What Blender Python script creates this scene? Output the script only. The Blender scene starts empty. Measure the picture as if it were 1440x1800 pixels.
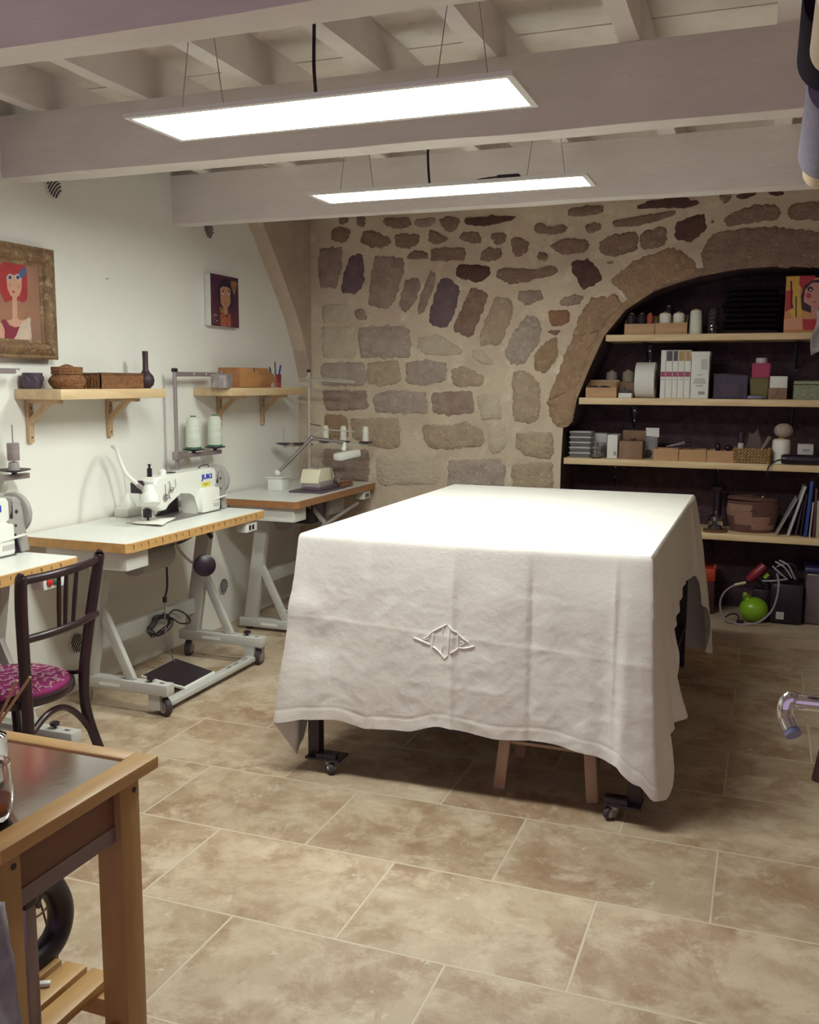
import bpy, bmesh, math, random
from mathutils import Vector, Matrix, noise

# ------------------------------------------------------------ camera, world, exposure
CAM_YAW, CAM_PITCH, CAM_ROLL, CAM_F, CAM_H = 0.358760038, 0.135998224, 0.00489858394, 1667.99309, 1.6
scene = bpy.context.scene
C = scene.collection
_cy, _sy, _cp, _sp = math.cos(CAM_YAW), math.sin(CAM_YAW), math.cos(CAM_PITCH), math.sin(CAM_PITCH)
FWD = Vector((-_sy*_cp, _cy*_cp, -_sp))
_r = Vector((_cy, _sy, 0.0)); _u = _r.cross(FWD)
RGT = math.cos(CAM_ROLL)*_r + math.sin(CAM_ROLL)*_u
UPV = -math.sin(CAM_ROLL)*_r + math.cos(CAM_ROLL)*_u
cam_data = bpy.data.cameras.new('camera')
cam_data.sensor_fit = 'VERTICAL'; cam_data.sensor_height = 36.0
cam_data.lens = CAM_F*36.0/1800.0
cam_data.clip_start = 0.02
cam = bpy.data.objects.new('camera', cam_data); C.objects.link(cam)
cam.matrix_world = Matrix((( RGT.x, UPV.x, -FWD.x, 0.0), (RGT.y, UPV.y, -FWD.y, 0.0), (RGT.z, UPV.z, -FWD.z, CAM_H), (0, 0, 0, 1)))
scene.camera = cam

scene.view_settings.view_transform = 'Standard'
scene.view_settings.look = 'None'
scene.view_settings.gamma = 1.0
scene.view_settings.use_curve_mapping = False
scene.view_settings.exposure = 0.0

LAMP_STRENGTH = 47.0
LAMP_COLOR = (0.95, 1.0, 0.91)
world = bpy.data.worlds.new('world'); scene.world = world
world.use_nodes = True
_bg = world.node_tree.nodes['Background']
_bg.inputs[0].default_value = (0.52, 0.41, 0.57, 1.0)
_bg.inputs[1].default_value = 0.88

def at(px, py, axis, val):
    """point where the sight line through photo pixel (px, py) meets the plane axis = val"""
    d = FWD*CAM_F + RGT*(px-720) - UPV*(py-900)
    o = Vector((0, 0, CAM_H))
    return o + d*((val-o[axis])/d[axis])

# ------------------------------------------------------------ mesh helpers
class MB:
    def __init__(s): s.bm = bmesh.new(); s.mi = 0
    def m(s, i): s.mi = i; return s
    def face(s, pts):
        vs = [s.bm.verts.new(p) for p in pts]
        f = s.bm.faces.new(vs); f.material_index = s.mi; return f
    def box(s, x0, x1, y0, y1, z0, z1, bev=0.0, M=None):
        c = [(x0,y0,z0),(x1,y0,z0),(x1,y1,z0),(x0,y1,z0),(x0,y0,z1),(x1,y0,z1),(x1,y1,z1),(x0,y1,z1)]
        vs = [s.bm.verts.new(M @ Vector(p) if M else p) for p in c]
        fs = []
        for q in ((3,2,1,0),(4,5,6,7),(0,1,5,4),(1,2,6,5),(2,3,7,6),(3,0,4,7)):
            f = s.bm.faces.new([vs[i] for i in q]); f.material_index = s.mi; fs.append(f)
        if bev > 0:
            es = list({e for f in fs for e in f.edges})
            bmesh.ops.bevel(s.bm, geom=es, offset=bev, segments=2, affect='EDGES', profile=0.5, material=-1)
        return s
    def bar(s, a, b, w, h, up=(0,0,1), bev=0.0):
        a, b = Vector(a), Vector(b); d = (b-a); L = d.length; d.normalize()
        up = Vector(up); sd = d.cross(up)
        if sd.length < 1e-5: sd = d.cross(Vector((1,0,0)))
        sd.normalize(); u = sd.cross(d)
        M = Matrix(((sd.x,d.x,u.x,a.x),(sd.y,d.y,u.y,a.y),(sd.z,d.z,u.z,a.z),(0,0,0,1)))
        return s.box(-w/2, w/2, 0, L, -h/2, h/2, bev, M)
    def ring_tube(s, rings, closed=False, caps=True):
        n = len(rings[0]); R = [[s.bm.verts.new(p) for p in r] for r in rings]
        k = len(R)
        for i in range(k if closed else k-1):
            A, B = R[i], R[(i+1) % k]
            for j in range(n):
                f = s.bm.faces.new((A[j], A[(j+1)%n], B[(j+1)%n], B[j])); f.material_index = s.mi; f.smooth = True
        if caps and not closed:
            for r, rev in ((R[0], True), (R[-1], False)):
                f = s.bm.faces.new(r[::-1] if rev else r); f.material_index = s.mi
        return s
    def tube(s, pts, r, n=8, closed=False, spline=True, sub=6):
        pts = [Vector(p) for p in pts]
        rr = r if isinstance(r, (list, tuple)) else [r]*len(pts)
        if spline and len(pts) > 2:
            P, Q = [], []
            k = len(pts)
            for i in range(k if closed else k-1):
                g = lambda j: pts[j % k] if closed else pts[max(0, min(k-1, j))]
                p0, p1, p2, p3 = g(i-1), g(i), g(i+1), g(i+2)
                for q in range(sub):
                    t = q/sub
                    P.append(0.5*((2*p1)+(p2-p0)*t+(2*p0-5*p1+4*p2-p3)*t*t+(3*p1-p0-3*p2+p3)*t**3))
                    Q.append(rr[i]*(1-t)+rr[(i+1) % k]*t)
            if not closed: P.append(pts[-1]); Q.append(rr[-1])
            pts, rr = P, Q
        rings = []; prev = None; k = len(pts)
        for i, p in enumerate(pts):
            a = pts[i-1] if (i > 0 or closed) else p
            b = pts[(i+1) % k] if (i < k-1 or closed) else p
            d = (b-a).normalized()
            if prev is None:
                u = d.cross(Vector((0,0,1)))
                if u.length < 1e-3: u = d.cross(Vector((1,0,0)))
                u.normalize()
            else:
                u = prev - d*prev.dot(d)
                if u.length < 1e-6: u = d.orthogonal()
                u.normalize()
            prev = u; v = d.cross(u)
            rings.append([p + (u*math.cos(2*math.pi*j/n) + v*math.sin(2*math.pi*j/n))*rr[i] for j in range(n)])
        return s.ring_tube(rings, closed)
    def cyl(s, a, b, r, r2=None, n=20):
        return s.tube([a, b], [r, r if r2 is None else r2], n=n, spline=False)
    def lathe(s, prof, c=(0,0,0), n=24, ax='z', sx=1.0, sy=1.0, M=None):
        rings = []
        for r, h in prof:
            ring = []
            for j in range(n):
                a = 2*math.pi*j/n; x, y = math.cos(a)*r*sx, math.sin(a)*r*sy
                p = Vector((x,y,h)) if ax == 'z' else (Vector((h,x,y)) if ax == 'x' else Vector((y,h,x)))
                if M: p = M @ p
                ring.append(p+Vector(c))
            rings.append(ring)
        return s.ring_tube(rings)
    def sphere(s, c, r, sc=(1,1,1), n=20):
        prof = [(max(1e-4, math.sin(math.pi*i/12)*r), -math.cos(math.pi*i/12)*r) for i in range(13)]
        rings = [[Vector((math.cos(2*math.pi*j/n)*q*sc[0], math.sin(2*math.pi*j/n)*q*sc[1], h*sc[2]))+Vector(c) for j in range(n)] for q, h in prof]
        return s.ring_tube(rings)
    def prism(s, pts, ax, d0, d1, bev=0.0):
        """extrude a 2-D outline: ax 'x' -> pts are (y,z), 'y' -> (x,z), 'z' -> (x,y)"""
        def P(p, d): return (d,p[0],p[1]) if ax == 'x' else ((p[0],d,p[1]) if ax == 'y' else (p[0],p[1],d))
        A = [s.bm.verts.new(P(p,d0)) for p in pts]; B = [s.bm.verts.new(P(p,d1)) for p in pts]
        fs = [s.bm.faces.new(A[::-1]), s.bm.faces.new(B)]
        n = len(pts)
        for i in range(n): fs.append(s.bm.faces.new((A[i],A[(i+1)%n],B[(i+1)%n],B[i])))
        for f in fs: f.material_index = s.mi
        if bev > 0:
            es = list({e for f in fs[:2] for e in f.edges})
            bmesh.ops.bevel(s.bm, geom=es, offset=bev, segments=3, affect='EDGES', profile=0.5, material=-1)
        return s
    def build(s, name, mats, parent=None, loc=None, smooth=35, tri=False):
        bm = s.bm
        bmesh.ops.recalc_face_normals(bm, faces=bm.faces)
        if not isinstance(mats, (list, tuple)): mats = [mats]
        off = Vector((0,0,0))
        if parent is not None: off = ORG[parent.name]
        elif loc is not None: off = Vector(loc)
        if off.length > 0: bmesh.ops.translate(bm, verts=bm.verts, vec=-off)
        me = bpy.data.meshes.new(name); bm.to_mesh(me); bm.free()
        for mt in mats: me.materials.append(mt)
        if smooth:
            for p in me.polygons: p.use_smooth = True
            me.set_sharp_from_angle(angle=math.radians(smooth))
        o = bpy.data.objects.new(name, me); C.objects.link(o)
        if parent is not None: o.parent = parent
        elif loc is not None: o.location = loc
        ORG[o.name] = off.copy()
        return o
ORG = {}
def thing(name, label, cat, loc=(0,0,0), group=None):
    o = bpy.data.objects.new(name, None); C.objects.link(o)
    o.empty_display_size = 0.05
    o.location = loc; ORG[o.name] = Vector(loc)
    o['label'] = label; o['category'] = cat
    if group: o['group'] = group
    return o
def tag(o, label, cat, group=None):
    o['label'] = label; o['category'] = cat
    if group: o['group'] = group
    return o
def struct(o): o['kind'] = 'structure'; return o
def kids(o): return [c for c in bpy.data.objects if c.parent == o]
def dup(o, loc, label=None, rotz=None, parent=None):
    c = o.copy(); C.objects.link(c); ORG[c.name] = Vector(loc) if loc is not None else ORG[o.name]
    if parent is not None: c.parent = parent
    else:
        c.location = loc
        if rotz is not None: c.rotation_euler = (0,0,rotz)
    if label: c['label'] = label
    for ch in kids(o):
        dup(ch, None, None, None, c)
    return c

# ------------------------------------------------------------ materials
def M(name, c, rough=0.5, metal=0.0, c2=None, sc=6.0, st=(1,1,1), bump=0.0, bsc=40.0, trans=0.0, spec=None, detail=4.0, ramp=(0.35,0.65), c3=None, sc3=20.0, r3=(0.6,0.7), alpha=None):
    mt = bpy.data.materials.new(name); mt.use_nodes = True
    nt = mt.node_tree; N, L = nt.nodes, nt.links
    b = N['Principled BSDF']
    b.inputs['Base Color'].default_value = (*c, 1)
    b.inputs['Roughness'].default_value = rough; b.inputs['Metallic'].default_value = metal
    if trans: b.inputs['Transmission Weight'].default_value = trans
    if spec is not None: b.inputs['Specular IOR Level'].default_value = spec
    if alpha is not None: b.inputs['Alpha'].default_value = alpha
    if c2 is None and not bump and c3 is None: return mt
    tc = N.new('ShaderNodeTexCoord'); mp = N.new('ShaderNodeMapping'); mp.inputs['Scale'].default_value = st
    L.new(tc.outputs['Object'], mp.inputs['Vector'])
    col = None
    def nz(scale, det):
        n = N.new('ShaderNodeTexNoise'); n.inputs['Scale'].default_value = scale; n.inputs['Detail'].default_value = det
        n.inputs['Roughness'].default_value = 0.6
        L.new(mp.outputs[0], n.inputs['Vector']); return n
    def mr(n, r):
        q = N.new('ShaderNodeMapRange'); q.inputs['From Min'].default_value = r[0]; q.inputs['From Max'].default_value = r[1]
        L.new(n.outputs['Fac'], q.inputs['Value']); return q
    if c2 is not None:
        mx = N.new('ShaderNodeMix'); mx.data_type = 'RGBA'
        mx.inputs[6].default_value = (*c,1); mx.inputs[7].default_value = (*c2,1)
        L.new(mr(nz(sc, detail), ramp).outputs[0], mx.inputs[0]); col = mx.outputs[2]
    if c3 is not None:
        mx = N.new('ShaderNodeMix'); mx.data_type = 'RGBA'
        if col: L.new(col, mx.inputs[6])
        else: mx.inputs[6].default_value = (*c,1)
        mx.inputs[7].default_value = (*c3,1)
        L.new(mr(nz(sc3, 5), r3).outputs[0], mx.inputs[0]); col = mx.outputs[2]
    if col: L.new(col, b.inputs['Base Color'])
    if bump:
        bp = N.new('ShaderNodeBump'); bp.inputs['Strength'].default_value = bump; bp.inputs['Distance'].default_value = 0.02
        L.new(nz(bsc, 5).outputs['Fac'], bp.inputs['Height']); L.new(bp.outputs[0], b.inputs['Normal'])
    return mt
def wood(name, c, c2, axis='y', rough=0.5, sc=7.0):
    st = {'x': (0.12,1,1), 'y': (1,0.12,1), 'z': (1,1,0.12)}[axis]
    return M(name, c, rough, c2=c2, sc=sc*4, st=st, bump=0.05, bsc=60, detail=6)

mWall = M('white_plaster', (0.86,0.85,0.80), 0.85, c2=(0.83,0.82,0.77), sc=2.0, bump=0.08, bsc=12)
mBeam = M('painted_beam', (0.82,0.765,0.73), 0.75, c2=(0.72,0.66,0.63), sc=3.0, st=(0.5,1,1.4), bump=0.25, bsc=9, c3=(0.55,0.48,0.45), sc3=26, r3=(0.70,0.78))
mCeil = M('painted_boards', (0.84,0.78,0.71), 0.8, c2=(0.74,0.66,0.60), sc=4.0, bump=0.25, bsc=9, c3=(0.56,0.48,0.44), sc3=9, r3=(0.66,0.76))
mMortar = M('lime_mortar', (0.66,0.555,0.42), 0.95, c2=(0.56,0.45,0.345), sc=3.0, bump=0.5, bsc=25, c3=(0.72,0.63,0.50), sc3=8, r3=(0.55,0.7))
def stone(name, c, c2, c3=None): return M(name, c, 0.95, c2=c2, sc=14.0, bump=0.9, bsc=45, c3=c3, sc3=30, r3=(0.58,0.7), detail=8)
mSt = [stone('stone_brown', (0.33,0.22,0.165), (0.25,0.16,0.12), (0.40,0.29,0.22)),
       stone('stone_umber', (0.15,0.075,0.06), (0.10,0.05,0.05)),
       stone('stone_purple', (0.17,0.11,0.14), (0.22,0.15,0.16)),
       stone('stone_tan', (0.52,0.41,0.29), (0.43,0.33,0.24), (0.60,0.50,0.37)),
       stone('stone_light', (0.66,0.57,0.44), (0.59,0.50,0.38)),
       stone('stone_grey', (0.50,0.42,0.35), (0.40,0.32,0.27), (0.60,0.52,0.44)),
       stone('stone_rust', (0.36,0.20,0.11), (0.28,0.15,0.09)),
       stone('stone_dusk', (0.33,0.235,0.195), (0.44,0.33,0.27)),
       stone('stone_arch', (0.42,0.28,0.17), (0.34,0.22,0.14), (0.50,0.37,0.25))]
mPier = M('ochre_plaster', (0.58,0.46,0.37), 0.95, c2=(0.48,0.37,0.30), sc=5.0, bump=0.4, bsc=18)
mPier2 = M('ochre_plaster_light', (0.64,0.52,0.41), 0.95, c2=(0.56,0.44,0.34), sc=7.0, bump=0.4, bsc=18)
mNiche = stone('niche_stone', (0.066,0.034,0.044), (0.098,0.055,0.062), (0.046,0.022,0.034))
mPine = wood('pine', (0.72,0.55,0.33), (0.60,0.42,0.23), 'y')
mPineX = wood('pine_x', (0.72,0.55,0.33), (0.60,0.42,0.23), 'x')
mPineZ = wood('pine_z', (0.62,0.44,0.27), (0.52,0.35,0.20), 'z')
mBamboo = wood('bamboo', (0.50,0.29,0.13), (0.40,0.22,0.10), 'x')
mCart = wood('cart_wood', (0.56,0.33,0.12), (0.44,0.25,0.085), 'y', 0.42)
mCartX = wood('cart_wood_x', (0.56,0.33,0.12), (0.44,0.25,0.085), 'x', 0.42)
mCartZ = wood('cart_wood_z', (0.50,0.30,0.115), (0.41,0.235,0.085), 'z', 0.45)
mEdge = wood('beech_edge', (0.64,0.38,0.15), (0.52,0.29,0.10), 'y', 0.4)
mEdgeD = wood('brown_edge', (0.40,0.19,0.08), (0.33,0.15,0.06), 'y', 0.4)
mLam = M('white_laminate', (0.78,0.80,0.76), 0.35, c2=(0.74,0.76,0.72), sc=60)
mGrey = M('grey_enamel', (0.52,0.51,0.48), 0.4, c2=(0.48,0.47,0.44), sc=10)
mWhitePl = M('white_plastic', (0.78,0.79,0.74), 0.35)
mMach = M('machine_enamel', (0.80,0.81,0.75), 0.28)
mMachG = M('machine_grey', (0.36,0.335,0.32), 0.4)
mBlack = M('black_plastic', (0.018,0.008,0.018), 0.35)
mBlackM = M('black_steel', (0.022,0.012,0.022), 0.45, c2=(0.05,0.035,0.05), sc=30, ramp=(0.55,0.75))
mRubber = M('grey_rubber', (0.045,0.032,0.042), 0.6)
mSteel = M('steel', (0.42,0.38,0.38), 0.35, metal=0.8)
mPole = M('galvanised_pole', (0.36,0.30,0.31), 0.4, metal=0.5)
mChrome = M('chrome', (0.72,0.72,0.76), 0.08, metal=1.0)
mBrushed = M('brushed_steel', (0.86,0.84,0.86), 0.10, metal=1.0, c2=(0.78,0.76,0.79), sc=5, bump=0.012, bsc=7)
mCable = M('black_cable', (0.02,0.012,0.02), 0.5)
mGlass = M('clear_glass', (0.95,0.95,0.93), 0.03, trans=1.0)
mClear = M('clear_plastic', (0.75,0.73,0.75), 0.15, trans=0.8)
mThread = M('white_thread', (0.74,0.78,0.68), 0.7, c2=(0.62,0.66,0.57), sc=90, st=(0.05,0.05,1))
mThreadW = M('bright_thread', (0.82,0.80,0.73), 0.7, c2=(0.70,0.68,0.61), sc=90, st=(0.05,0.05,1))
mThreadG = M('grey_thread', (0.33,0.27,0.26), 0.6, c2=(0.25,0.2,0.2), sc=90, st=(0.05,0.05,1))
mThreadK = M('black_thread', (0.02,0.012,0.025), 0.6)
mThreadR = M('orange_thread', (0.45,0.10,0.04), 0.6)
mGreen = M('green_plastic', (0.03,0.16,0.09), 0.4)
mWicker = M('wicker', (0.40,0.19,0.075), 0.65, c2=(0.20,0.08,0.035), sc=70, st=(1,1,1.6), bump=0.8, bsc=90)
mWickerD = M('dark_wicker', (0.26,0.12,0.055), 0.65, c2=(0.12,0.05,0.03), sc=70, st=(1,1,2.2), bump=0.8, bsc=90)
mPot = M('dark_ceramic', (0.05,0.035,0.06), 0.35, c2=(0.09,0.06,0.09), sc=16)
mVase = M('dark_vase', (0.045,0.02,0.03), 0.5)
mCard = M('cardboard', (0.26,0.155,0.10), 0.8, c2=(0.22,0.13,0.085), sc=12)
mPaper = M('white_paper', (0.70,0.69,0.66), 0.7)
mPaperD = M('dull_white', (0.50,0.47,0.47), 0.7)
mMaroon = M('maroon', (0.30,0.02,0.09), 0.5)
mInk = M('ink', (0.03,0.025,0.04), 0.6)
mBlueInk = M('blue_ink', (0.04,0.06,0.45), 0.4)
mBlue = M('blue_plastic', (0.03,0.05,0.28), 0.4)
mYellow = M('yellow_sticker', (0.75,0.68,0.10), 0.5)
mRed = M('red_plastic', (0.55,0.03,0.03), 0.35)
mTan = M('tan_paper', (0.38,0.24,0.09), 0.6)
# ------------------------------------------------------------ the room
XW, YB = -3.29, 6.40          # left wall and back wall planes
def floor_material():
    mt = bpy.data.materials.new('travertine'); mt.use_nodes = True
    nt = mt.node_tree; N, L = nt.nodes, nt.links; b = N['Principled BSDF']
    tc = N.new('ShaderNodeTexCoord'); mp = N.new('ShaderNodeMapping')
    mp.inputs['Location'].default_value = (1.77+0.675*10, -2.795+0.475*12, 0)
    L.new(tc.outputs['Object'], mp.inputs['Vector'])
    def brick(ms, sm):
        br = N.new('ShaderNodeTexBrick'); br.offset = 0.5; br.offset_frequency = 2; br.squash = 1.0
        br.inputs['Scale'].default_value = 1.0; br.inputs['Brick Width'].default_value = 0.675; br.inputs['Row Height'].default_value = 0.475
        br.inputs['Mortar Size'].default_value = ms; br.inputs['Mortar Smooth'].default_value = sm; br.inputs['Bias'].default_value = 0.0
        br.inputs['Color1'].default_value = (0,0,0,1); br.inputs['Color2'].default_value = (1,1,1,1); br.inputs['Mortar'].default_value = (0.5,0.5,0.5,1)
        L.new(mp.outputs[0], br.inputs['Vector']); return br
    br = brick(0.0045, 0.25)
    def nz(s, d, dist=0.0):
        n = N.new('ShaderNodeTexNoise'); n.inputs['Scale'].default_value = s; n.inputs['Detail'].default_value = d; n.inputs['Roughness'].default_value = 0.72; n.inputs['Distortion'].default_value = dist
        # each tile is cut from another piece of stone: shift the pattern by the tile's own random value
        ad = N.new('ShaderNodeVectorMath'); ad.operation = 'MULTIPLY_ADD'; ad.inputs[1].default_value = (37,53,11)
        L.new(br.outputs['Color'], ad.inputs[0]); L.new(tc.outputs['Object'], ad.inputs[2]); L.new(ad.outputs[0], n.inputs['Vector']); return n
    def rng(o, a, c, lo=0.0, hi=1.0):
        q = N.new('ShaderNodeMapRange'); q.inputs[1].default_value = a; q.inputs[2].default_value = c; q.inputs[3].default_value = lo; q.inputs[4].default_value = hi
        L.new(o, q.inputs[0]); return q.outputs[0]
    def mix(f, a, c):
        m = N.new('ShaderNodeMix'); m.data_type = 'RGBA'
        L.new(f, m.inputs[0])
        for i, v in ((6,a),(7,c)):
            if isinstance(v, tuple): m.inputs[i].default_value = (*v,1)
            else: L.new(v, m.inputs[i])
        return m.outputs[2]
    base = mix(rng(br.outputs['Color'], 0.0, 1.0), (0.39,0.30,0.203), (0.46,0.362,0.258))
    c = mix(rng(nz(2.6, 6, 0.5).outputs['Fac'], 0.42, 0.62), base, (0.285,0.18,0.108))
    c = mix(rng(nz(5.0, 8, 0.3).outputs['Fac'], 0.48, 0.64), c, (0.525,0.43,0.315))
    c = mix(rng(nz(13.0, 7, 0.6).outputs['Fac'], 0.63, 0.66), c, (0.52,0.455,0.355))
    c = mix(rng(nz(55.0, 5).outputs['Fac'], 0.58, 0.80), c, (0.48,0.40,0.30))
    c = mix(rng(nz(38.0, 4).outputs['Fac'], 0.68, 0.74), c, (0.21,0.14,0.09))
    c = mix(br.outputs['Fac'], c, (0.53,0.45,0.34))
    L.new(c, b.inputs['Base Color'])
    L.new(rng(nz(6, 5).outputs['Fac'], 0.3, 0.7, 0.38, 0.6), b.inputs['Roughness'])
    bp = N.new('ShaderNodeBump'); bp.inputs['Strength'].default_value = 0.25; bp.inputs['Distance'].default_value = 0.01
    L.new(nz(20, 5).outputs['Fac'], bp.inputs['Height'])
    bp2 = N.new('ShaderNodeBump'); bp2.inputs['Strength'].default_value = 0.5; bp2.inputs['Distance'].default_value = 0.004; bp2.invert = True
    L.new(br.outputs['Fac'], bp2.inputs['Height']); L.new(bp.outputs[0], bp2.inputs['Normal'])
    L.new(bp2.outputs[0], b.inputs['Normal'])
    return mt
mFloor = floor_material()
b = MB(); b.box(-3.5, 2.1, -1.6, 7.1, -0.08, 0.0); struct(b.build('floor', mFloor, smooth=0))
b = MB(); b.box(-3.45, XW, -1.6, 6.6, -0.05, 3.1); struct(b.build('wall_left', mWall, smooth=0))
b = MB(); b.box(1.9, 2.05, -1.6, 7.1, -0.05, 3.1); struct(b.build('wall_right', mMortar, smooth=0))
# stone springer of the old vault, proud of the left wall, with a curved edge
arc = [at(437,395,0,XW), at(455,440,0,XW), at(478,500,0,XW), at(500,560,0,XW), at(515,615,0,XW), at(526,670,0,XW), at(533,720,0,XW), at(540,780,0,XW), at(544,850,0,XW)]
prof = [(p.y, p.z) for p in arc]
top = prof[0]; prof = [(top[0]-0.22, 2.94)] + prof + [(6.34, 0.0), (6.45, 0.0), (6.45, 2.94)]
b = MB(); b.m(0).prism(prof, 'x', XW-0.02, XW+0.11)
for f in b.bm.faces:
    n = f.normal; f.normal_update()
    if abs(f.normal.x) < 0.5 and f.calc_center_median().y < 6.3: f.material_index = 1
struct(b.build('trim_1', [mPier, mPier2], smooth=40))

# back wall with the arched niche and the field stones set in mortar
archpx = [(985,855),(987,800),(990,752),(1005,765),(1010,730),(1015,700),(1040,640),(1063,590),(1100,545),(1150,512),(1190,498),(1230,486),(1300,473),(1370,468)]
arch = [(-1.301,0.0)] + [(at(x,y,1,YB).x, at(x,y,1,YB).z) for x, y in archpx]
arch = [(-1.301,0.0), (-1.301,1.05), (-1.292,1.299), (-1.255,1.31), (-1.232,1.36)] + [a for a in arch if a[1] > 1.45]
apex = arch[-1][0]
right = [(2*apex-x, z) for x, z in arch[:-1]][::-1]
hole = arch + right
b = MB(); b.m(0)
NX0, NX1, NZT = -3.4, 2.0, 3.0
def wface(pts, y): b.face([(x,y,z) for x, z in pts])
cols = hole
wface([(NX0,0),(hole[0][0],0),(hole[0][0],hole[0][1])]+[h for h in hole[1:4]]+[(NX0,hole[3][1])], YB) if False else None
# strips left of, right of and above the opening
xs0, xs1 = hole[0][0], hole[-1][0]
wface([(NX0,0),(xs0,0),(xs0,NZT),(NX0,NZT)], YB)
wface([(xs1,0),(NX1,0),(NX1,NZT),(xs1,NZT)], YB)
for (xa,za), (xb,zb) in zip(hole, hole[1:]):
    if xb-xa > 1e-4: wface([(xa,za),(xb,zb),(xb,NZT),(xa,NZT)], YB)
# jamb / soffit of the niche
for (xa,za), (xb,zb) in zip(hole, hole[1:]):
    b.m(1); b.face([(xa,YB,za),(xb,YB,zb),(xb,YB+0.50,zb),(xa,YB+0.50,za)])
rnd = random.Random(5)
def stone_patch(pts, mi, bulge=0.012):
    P = []
    n = len(pts)
    for i in range(n):
        a, c = Vector(pts[i]), Vector(pts[(i+1) % n]); L_ = (c-a).length
        k = max(1, int(L_/0.010))
        for q in range(k):
            P.append(a+(c-a)*(q/k))
    # round the corners, then rough the outline
    for _ in range(7):
        P = [P[i]*0.5+(P[i-1]+P[(i+1) % len(P)])*0.25 for i in range(len(P))]
    cx = sum((p for p in P), Vector((0,0)))/len(P)
    Q = []
    for p in P:
        d = (p-cx)
        j = noise.noise(Vector((p.x*26, p.y*26, mi*3.1)))*0.014 + noise.noise(Vector((p.x*70, p.y*70, mi*1.7)))*0.011 + noise.noise(Vector((p.x*160, p.y*160, mi)))*0.006
        Q.append(p+d.normalized()*(j+0.006))
    outer = [(p.x, YB+0.002, p.y) for p in Q]
    mid = [(p.x, YB-bulge*0.8, p.y) for p in [cx+(p-cx)*(1-min(0.16, 0.010/max(0.02,(p-cx).length))) for p in Q]]
    k = len(Q)
    O = [b.bm.verts.new(p) for p in outer]; I = [b.bm.verts.new(p) for p in mid]
    J = [b.bm.verts.new((cx.x+(p.x-cx.x)*0.55, YB-bulge-0.004*rnd.random(), cx.y+(p.y-cx.y)*0.55)) for p in Q]
    cv = b.bm.verts.new((cx.x, YB-bulge-0.002, cx.y))
    for i in range(k):
        for A, B in ((O,I),(I,J)):
            f = b.bm.faces.new((A[i],A[(i+1)%k],B[(i+1)%k],B[i])); f.material_index = mi+2
        f = b.bm.faces.new((J[i],J[(i+1)%k],cv)); f.material_index = mi+2
def stones(scale, ox, oy, lst):
    for mi, pts in lst:
        stone_patch([(lambda p: (p.x, p.z))(at(ox+x*scale, oy+y*scale, 1, YB)) for x, y in pts], mi)
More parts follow.
